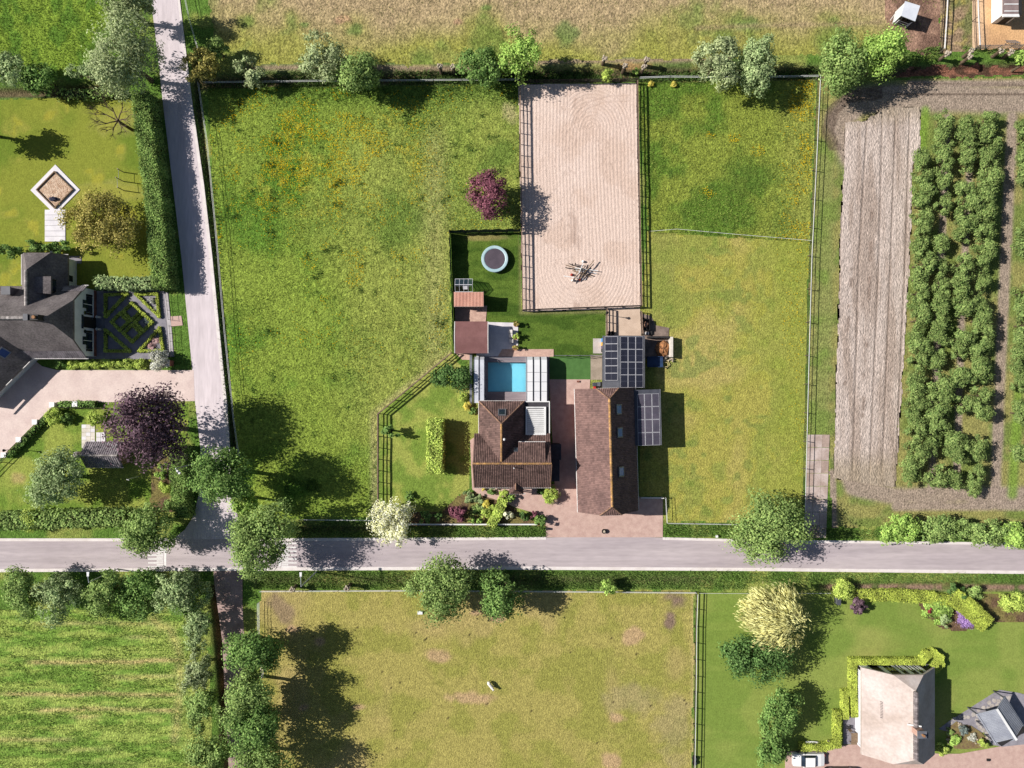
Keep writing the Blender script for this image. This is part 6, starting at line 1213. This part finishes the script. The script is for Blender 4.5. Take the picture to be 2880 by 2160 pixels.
# cars
def car(px, py, rz, paint, label, L=4.5, Wc=1.75, loc=None):
    e = empty('parked_car', (*(loc or W(px, py, .6)), .02), rz, label, 'car', 'cars parked at the thatched house')
    prof = [(-L/2, .35), (-L/2-.02, .62), (-L/2+.1, .82), (-L*.33, .9), (-L*.27, .92), (L*.2, .95), (L*.36, .88), (L/2-.1, .74), (L/2, .55), (L/2, .35)]
    m = MB(); rows = []
    for fy, ins in ((-1, 0), (-.86, .0), (.86, .0), (1, 0)):
        y = fy*Wc/2; dz = -.09 if abs(fy) == 1 else 0; sc = .965 if abs(fy) == 1 else 1; rows.append([(x*sc, y, z+dz) for x, z in prof])
    for a, b in zip(rows[:-1], rows[1:]):
        for k in range(len(prof)-1): m.poly([a[k], a[k+1], b[k+1], b[k]])
    for r in (rows[0], rows[-1]): m.poly(r)
    m.obj('body', paint, e)
    w1, w2 = Wc*.44, Wc*.36; z0, z1 = .93, 1.38; xa, xb, xc, xd = -L*.26, -L*.15, L*.13, L*.22
    MB().poly([(xb, -w2, z1), (xc, -w2, z1), (xc, w2, z1), (xb, w2, z1)]).poly([(xb, -w2, z1), (xb, w2, z1), (xb-.06, w2, z1-.05), (xb-.06, -w2, z1-.05)]).poly([(xc, w2, z1), (xc, -w2, z1), (xc+.06, -w2, z1-.05), (xc+.06, w2, z1-.05)]).obj('roof', paint, e)
    MB().poly([(xa, -w1, z0), (xb-.03, -w2, z1-.02), (xb-.03, w2, z1-.02), (xa, w1, z0)]).obj('windscreen', m_glass, e); MB().poly([(xd, w1, z0), (xc+.03, w2, z1-.02), (xc+.03, -w2, z1-.02), (xd, -w1, z0)]).obj('rear_window', m_glass, e)
    for s in (-1, 1):
        MB().poly([(xa, s*w1, z0), (xd, s*w1, z0), (xc, s*w2, z1-.01), (xb, s*w2, z1-.01)]).obj('side_window', m_glass, e); MB().box(-L*.2, -L*.16, s*Wc*.5-.05, s*Wc*.5+.12, .88, 1.0).obj('wing_mirror', paint, e)
        for x in (-L*.31, L*.3):
            w = MB().lathe([(.3, -.1), (.32, -.05), (.32, .05), (.3, .1)], 16).obj('wheel', m_black, e); w.location = (x, s*Wc*.44, .32); w.rotation_euler = (math.pi/2, 0, 0); MB().lathe([(.19, -.11), (.19, .11)], 12).obj('rim', m_steel, w)
        MB().box(-L/2-.03, -L/2+.1, s*Wc*.33-.16, s*Wc*.33+.16, .6, .74).obj('headlight', m_frame, e); MB().box(L/2-.08, L/2+.01, s*Wc*.36-.14, s*Wc*.36+.14, .6, .72).obj('tail_light', m_redp, e)
m_cw = M('white_car_paint', A(250,250,250), A(246,246,246), 1, .2, spec=.5, fine=.01); m_cb = M('black_car_paint', A(34,34,40), A(30,30,36), 1, .2, spec=.6, fine=.01)
car(2274, 2136, 0, m_cw, 'white saloon car parked behind the clipped hedge'); car(2366, 2178, 0, m_cb, 'black car at the bottom edge beside the white one')
# ------------------------------------------------------------------ top right: coop and stable
cp = empty('field_shelter', (0, 0, 0), 0, 'small white-roofed animal shelter on the bare paddock', 'shelter'); q = [W3(2546, 3, 2.5), W3(2588, 16, 2.5), W3(2574, 60, 2.3), W3(2534, 44, 2.3)]; MB().slab(q, .07).obj('roof', M('pale_metal', A(222,226,236), A(206,210,222), .8, .5, fine=.03), cp)
cen = sum(q, Vector())/4; qi = [cen+(p-cen)*.9 for p in q]
for k in range(4):
    a, b = qi[k], qi[(k+1) % 4]
    if k == 2: continue
    d = (b-a).normalized(); n_ = Vector((-d.y, d.x, 0))*.04; MB().prism([(p.x, p.y) for p in (a-n_, b-n_, b+n_, a+n_)], 0, 2.3).obj('wall', m_whitep if k == 3 else m_dkst, cp)
f = [W3(2522, 63, .6), W3(2553, 74, .6)]; g0, g1 = qi[3], qi[2]
for a, b in ((g0, f[0]), (g1, f[1]), (f[0], f[1])):
    for z in (.3, .7, 1.1): beam('rail', m_steel, cp, (a.x, a.y, z), (b.x, b.y, z), .05, .05)
for p in f: beam('post', m_whitep, cp, (p.x, p.y, 0), (p.x, p.y, 1.2), .08, .08)
for k in range(3): c = g0+(g1-g0)*(.2+.3*k); beam('slat', m_whitep, cp, (c.x-.6, c.y+1.2, 2.1), (c.x-.75, c.y+.6, .1), .08, .05)
st = empty('stable', (0, 0, 0), 0, 'white stable with brown striped roof at the top right corner', 'stable'); xa, xb, ya, yb = W(2788, 0)[0], W(2872, 0, 2.4)[0], W(0, 66)[1], 62.0
MB().box(xa, xb-.2, ya, yb, 0, 2.35).obj('wall', m_whitep, st); MB().slab([(xa-.1, ya-.25, 2.4), (xb, ya-.25, 2.4), (xb, yb, 2.4), (xa-.1, yb, 2.4)], .12).obj('roof', M('brown_sheet', A(150,132,130), A(134,116,116), 1, .7), st)
for k in range(6): y = ya+.35+k*.95; MB().box(xa+.1, xb-.4, y, y+.13, 2.4, 2.46).obj('roof_batten', m_whitep, st)
MB().box(xa-.12, xb-.3, ya-.4, ya-.02, 2.3, 2.5).obj('fascia', m_whitep, st); MB().box(xb-.35, xb+.02, ya-.2, yb, 2.4, 2.5).obj('roof_edge', m_dark, st); MB().box(xa+.8, xa+1.9, ya-.05, ya, 0, 2.1).obj('door', m_dark, st)
gt = empty('yard_gate', (*W(2738, 139), 0), 0, 'grey tubular gate across the bottom of the sandy yard', 'gate')
for z in (.3, .6, .9, 1.15): beam('rail', m_steel, gt, (0, 0, z), (6.3, .1, z), .05, .05)
for x in (0, 1.6, 3.2, 4.8, 6.3): beam('upright', m_steel, gt, (x, .015*x, 0), (x, .015*x, 1.2), .06, .06)
hf = empty('hay_rack', (*W(2840, 126), 0), 0, 'open metal hay rack beside the sandy yard gate', 'hay rack')
for k in range(6): beam('bar', m_steel, hf, (-.7+k*.28, .5, .2), (-.7+k*.28, -.3, 1.1), .05, .05)
for z, y in ((.2, .5), (1.1, -.3)): beam('rail', m_steel, hf, (-.75, y, z), (.75, y, z), .06, .06)
for x in (-.7, .7): beam('leg', m_steel, hf, (x, .1, 0), (x, .1, .7), .07, .07)
# ------------------------------------------------------------------ fences
m_rail = M('black_rail', A(60,50,46), A(44,36,34), 3, .8); m_brail = M('brown_rail', A(150,126,108), A(116,94,80), 3, .85); m_tape = M('white_tape', A(246,246,246), A(226,226,226), 1, .6, fine=.03); m_postg = M('grey_post', A(120,108,96), A(92,82,72), 4, .9)
def fence(pts, spacing, h, rails, label, pm=None, rm=None, pw=.11, rw=.05, rt=.12, name='rail_fence', cat='fence', top=None, group=None, sag=0.0):
    """posts and rails along photo pixels on the ground"""
    pm = pm or m_rail; rm = rm or m_rail; P = [Vector((*W(*p), 0)) for p in pts]; o0 = P[0].copy(); e = empty(name, o0, 0, label, cat, group); prev = None
    for i, (a, b) in enumerate(zip(P[:-1], P[1:])):
        n = max(1, round((b-a).length/spacing))
        for k in range(n+1):
            if k == 0 and i: continue
            p = a+(b-a)*k/n-o0; j = rnd.uniform(-.03, .03)
            link('post', unit_post(pm), e, (p.x, p.y, -.3), None, (pw, pw, h+.35+j))
            if prev is not None:
                for z in rails: beam('rail', rm, e, prev+Vector((0, 0, z+rnd.uniform(-.02, .02))), p+Vector((0, 0, z+rnd.uniform(-.02, .02))), rw, rt)
                if top: beam('top_rail', top, e, prev+Vector((0, 0, h+.04)), p+Vector((0, 0, h+.04)), .14 if top is not m_tape else .06, .05)
            prev = p
    return e
fence([(1462, 240), (1463, 345), (1466, 560), (1470, 874)], 1.6, 1.3, (.42, .82, 1.22), 'black rail fence on the left side of the sand arena', top=m_brail)
fence([(1789, 236), (1794, 520), (1801, 862)], 1.6, 1.2, (.4, .78, 1.14), 'black rail fence on the right side of the sand arena', top=m_brail)
fence([(1470, 874), (1600, 869), (1801, 862)], 2.4, 1.2, (.4, .78, 1.14), 'black rail fence along the bottom of the sand arena', top=m_rail)
fence([(1462, 236), (1789, 232)], 2.2, 1.3, (.4, .8, 1.2), 'dark rail fence along the top of the sand arena')
fence([(1704, 870), (1705, 942)], 1.7, 1.3, (.4, .8, 1.2), 'short rail fence left of the sand passage', top=m_brail); fence([(1800, 878), (1803, 940)], 1.6, 1.2, (.4, .8, 1.1), 'short rail fence right of the sand passage', top=m_brail)
fence([(1272, 993), (1067, 1163), (1067, 1452)], 1.55, 1.3, (.42, .82, 1.22), 'black rail fence around the front lawn', top=m_brail)
fence([(1956, 1664), (1953, 1760), (1952, 1900), (1946, 2260)], 2.3, 1.2, (.45, .95), 'black rail fence between brown pasture and southeast lawn', rm=m_rail, top=m_tape)
def tape(pts, label, h=1.2, sp=4.0, n=2, w=.05, pm=None, name='tape_fence', pw=.035): return fence(pts, sp, h, [h-.05-.35*k for k in range(n)], label, pm or m_postg, m_tape, pw, w, .04, name)
tape([(566, 240), (590, 400), (612, 620), (640, 940), (665, 1180), (682, 1300)], 'white tape fence between the roadside ditch and the meadow', w=.03)
tape([(520, -40), (540, 60), (566, 150)], 'white tape fence beside the side road at the top edge', w=.03)
tape([(580, 240), (900, 236), (1460, 232)], 'white tape fence along the ditch above the meadow', w=.03)
tape([(1795, 227), (1880, 224), (2050, 226), (2296, 222)], 'white tape fence along the top of the east meadow', w=.04)
fence([(2296, 222), (2284, 480), (2272, 720), (2264, 1000), (2258, 1240), (2252, 1470)], 4.1, 1.3, (.5, .85), 'white-topped fence along the right side of the east meadow', m_postg, m_rail, .1, .04, .05, top=m_tape)
tape([(1826, 654), (1900, 648), (2080, 664), (2276, 680)], 'thin tape fence across the east meadow', h=.9, n=1, w=.035)
fence([(2652, -60), (2646, 60), (2640, 150)], 2.9, 1.3, (.4, .8), 'left white board fence beside the bare paddock', m_postg, m_rail, .1, .05, .1, top=m_whitep, name='board_fence')
fence([(2730, -60), (2734, 60), (2738, 140)], 2.9, 1.3, (.4, .8), 'right white board fence beside the sandy yard', m_postg, m_brail, .1, .05, .1, top=m_whitep, name='board_fence')
tape([(735, 1659), (1100, 1657), (1500, 1659), (1955, 1663)], 'tape fence along the top of the brown pasture', h=1.0, n=2, w=.04)
tape([(732, 1690), (733, 1800), (745, 1900)], 'grey mesh-like tape fence at the upper left of the brown pasture', h=1.2, sp=1.6, n=3, w=.035); tape([(850, 1458), (1060, 1460)], 'white tape fence beside the cream tree', w=.035)
tape([(1868, 1396), (1872, 1468), (2100, 1472), (2250, 1468)], 'white tape fence at the bottom of the east paddock', w=.03); tape([(1960, 1664), (2100, 1665), (2330, 1664)], 'thin wire fence along the top of the southeast lawn', h=.8, n=1, w=.03)
fence([(474, 822), (482, 900)], 1.2, 1.0, (.2, .9), 'upper stretch of the iron fence of the formal garden', m_black, m_black, .05, .03, .03, name='iron_fence'); fence([(485, 918), (490, 1004)], 1.2, 1.0, (.2, .9), 'lower stretch of the iron fence of the formal garden', m_black, m_black, .05, .03, .03, name='iron_fence')
fence([(160, 1146), (300, 1147)], 2.2, 1.1, (.5, 1.0), 'dark fence along the west drive under the copper tree', m_rail, m_rail, .09, .05, .08); fence([(158, 1150), (10, 1300), (-60, 1370)], 2.6, 1.1, (.5, 1.0), 'dark fence running diagonally along the west drive', m_rail, m_rail, .09, .05, .08)
for px, py, l in ((157, 1138, 'corner'), (221, 1136, 'eastern'), (109, 1186, 'upper diagonal'), (64, 1235, 'lower diagonal'), (22, 1278, 'leftmost')):
    o = MB().box(-.3, .3, -.3, .3, 0, .8).obj('stone_post', m_pc, None, (*W(px, py), 0)); tag(o, f'{l} white stone post beside the west drive', 'post', 'white stone posts'); MB().box(-.36, .36, -.36, .36, .8, .9).obj('cap', m_whitep, o)
# shade-cloth fence of the back garden
m_cloth = M('green_shade_cloth', A(52,70,58), A(38,54,46), 2, .9, fine=.1, transl=.08)
def clothf(pts, label, h=1.9):
    P = [Vector((*W(*p), 0)) for p in pts]; o0 = P[0].copy(); e = empty('screen_fence', o0, 0, label, 'fence')
    for a, b in zip(P[:-1], P[1:]):
        n = max(1, round((b-a).length/2.0)); d = (b-a).normalized(); nn2 = Vector((-d.y, d.x, 0))
        for k in range(n):
            p, q = a+(b-a)*k/n-o0, a+(b-a)*(k+1)/n-o0; m = MB(); ns = 5
            for s in range(ns):
                f0, f1 = s/ns, (s+1)/ns; w0, w1 = .06*math.sin(f0*3.14*2+k), .06*math.sin(f1*3.14*2+k); A0, A1 = p+(q-p)*f0, p+(q-p)*f1
                m.poly([A0+nn2*w0*.3, A1+nn2*w1*.3, A1+nn2*w1+Vector((0, 0, h)), A0+nn2*w0+Vector((0, 0, h+rnd.uniform(-.05, .03)))])
            m.obj('screen_panel', m_cloth, e); link('post', unit_post(m_postg), e, (p.x, p.y, -.2), None, (.09, .09, h+.35))
clothf([(1463, 652), (1266, 656)], 'dark green screen fence along the top of the back lawn'); clothf([(1266, 657), (1272, 820), (1279, 988)], 'dark green screen fence along the left of the back lawn')
nf_ = empty('net_fence', (*W(1556, 1001), 0), 0, 'thin wire net fence between back lawn and play turf', 'fence')
for k in range(5): x = k*1.75; beam('post', m_steel, nf_, (x, 0, 0), (x, 0, 2.2), .06, .06)
for z in (.7, 1.4, 2.15): beam('wire', m_steel, nf_, (0, 0, z), (7.0, 0, z), .025, .025)
# ------------------------------------------------------------------ lamps, sheep, small things
m_lamp = M('galvanised', A(206,210,216), A(186,190,198), 2, .4, metal=.4, fine=.03)
def lamp(px, py, h, arm, label, head=(.5, .16)):
    e = empty('street_lamp', (*W(px, py), 0), 0, label, 'street lamp', 'street lamps'); MB().tube([(0, 0, 0), (0, 0, h*.3), (0, 0, h)], [.1, .08, .06], 8).obj('pole', m_lamp, e); d = Vector((arm[0], arm[1], 0)); l = d.length; d.normalize()
    MB().tube([(0, 0, h), d*l+Vector((0, 0, h+.2))], .045, 6).obj('arm', m_lamp, e); p = d*l+Vector((0, 0, h+.2)); v = Vector((-d.y, d.x, 0))
    MB().slab([p-d*.1+v*.12, p+d*head[0]+v*head[1], p+d*head[0]-v*head[1], p-d*.1-v*.12], .12).obj('lamp_head', m_whitep, e)
lamp(890, 1608, 7.0, (0, 1.4), 'street lamp on the verge south of the main road'); lamp(548, 1304, 5.5, (.3, -.3), 'street lamp beside the side road below the copper tree'); lamp(330, 1600, 6.5, (0, .9), 'street lamp among the tree row south of the main road')
def lantern(px, py, label, h=2.2):
    e = empty('garden_lamp', (*W(px, py), 0), 0, label, 'lamp', 'black garden lamps'); MB().tube([(0, 0, 0), (0, 0, h)], .045, 6).obj('pole', m_black, e); MB().lathe([(.1, h), (.17, h+.32), (.22, h+.34), (.04, h+.52)], 6).obj('lantern', m_black, e)
lantern(48, 1262, 'black lantern post beside the diagonal fence'); lantern(1700, 885, 'lamp post at the left rail of the sand passage', 2.4)
o = empty('flagpole', (*W(390, 1340), 0), 0, 'white mast beside the copper tree', 'mast'); MB().tube([(0, 0, 0), (0, 0, 3.0)], .05, 6).obj('pole', m_whitep, o); MB().tube([(0, 0, 3.0), (.35, -.1, 3.0)], .04, 6).obj('arm', m_whitep, o)
o = blocks('notice_board', 'small grey box on the lawn beside the weeping willow', 'box', [('panel', (-.22, .22, -.4, .4, 0, .9), m_steel), ('lid', (-.26, .26, -.45, .45, .9, .97), m_dkst)], (*W(2351, 1687), 0))
tag(MB().box(-.35, .35, -.22, .22, 0, .28).obj('mineral_trough', m_whitep, None, (*W(1182, 1722), 0)), 'small white trough under the broad tree at the pasture edge', 'trough')
for k, (px, py) in enumerate(((1951, 2130), (1951, 2142))): tub(px, py, .3, .45, M('blue_black', A(44,48,62)), f'{("upper","lower")[k]} dark water tub beside the black rail fence', 'water tubs at the fence')
tag(MB().box(-.2, .2, -.15, .15, 0, .2).obj('drain_cover', m_dark, None, (*W(2778, 2136), .02)), 'small dark block on the paving in front of the metal shed', 'block')
tag(MB().box(-.18, .18, -.12, .12, 0, .18).obj('play_block', m_wallb, None, (*W(1626, 1073), .03)), 'small brown block on the drive beside the play turf', 'block')
tag(MB().box(-.2, .2, -.15, .15, 0, .5).obj('letter_box', m_dark, None, (*W(1538, 1486), .03)), 'dark letter box at the drive entrance', 'letter box')
tag(MB().prism([(-.15, -.15), (.15, -.1), (.1, .2), (-.12, .15)], 0, .35).obj('white_sign', m_whitep, None, (*W(2015, 1508), .02)), 'small white marker on the verge near the large round tree', 'marker')
# sheep
sh_ = empty('sheep', (*W(1379, 1923), -.02), math.radians(-52), 'white sheep standing alone in the brown pasture', 'sheep')
me = bpy.data.meshes.new('body'); V = [(0, 0, .55), (.28, 0, .57), (.46, 0, .62), (.6, 0, .74), (.74, 0, .76), (.86, 0, .68), (-.3, 0, .56), (-.5, 0, .54), (-.58, 0, .42)]; E = [(0, 1), (1, 2), (2, 3), (3, 4), (4, 5), (0, 6), (6, 7), (7, 8)]; Rr = [.25, .24, .2, .13, .1, .055, .26, .2, .05]
for s in (-1, 1):
    for x0, par, kx in ((.32, 1, .02), (-.4, 7, -.05)):
        b = len(V); V += [(x0, s*.13, .42), (x0+kx, s*.14, .22), (x0, s*.14, .02)]; E += [(par, b), (b, b+1), (b+1, b+2)]; Rr += [.1, .045, .04]
    b = len(V); V.append((.7, s*.17, .8)); E.append((4, b)); Rr.append(.035)
me.from_pydata(V, E, []); body = link('body', me, sh_); sk_ = body.modifiers.new('skin', 'SKIN'); sd = body.modifiers.new('sub', 'SUBSURF'); sd.levels = sd.render_levels = 2
for i, v in enumerate(me.skin_vertices[0].data): v.radius = (Rr[i], Rr[i]); v.use_root = (i == 0)
me.materials.append(M('wool', A(244,240,232), A(222,216,206), 6, 1, .8, 14, .05))
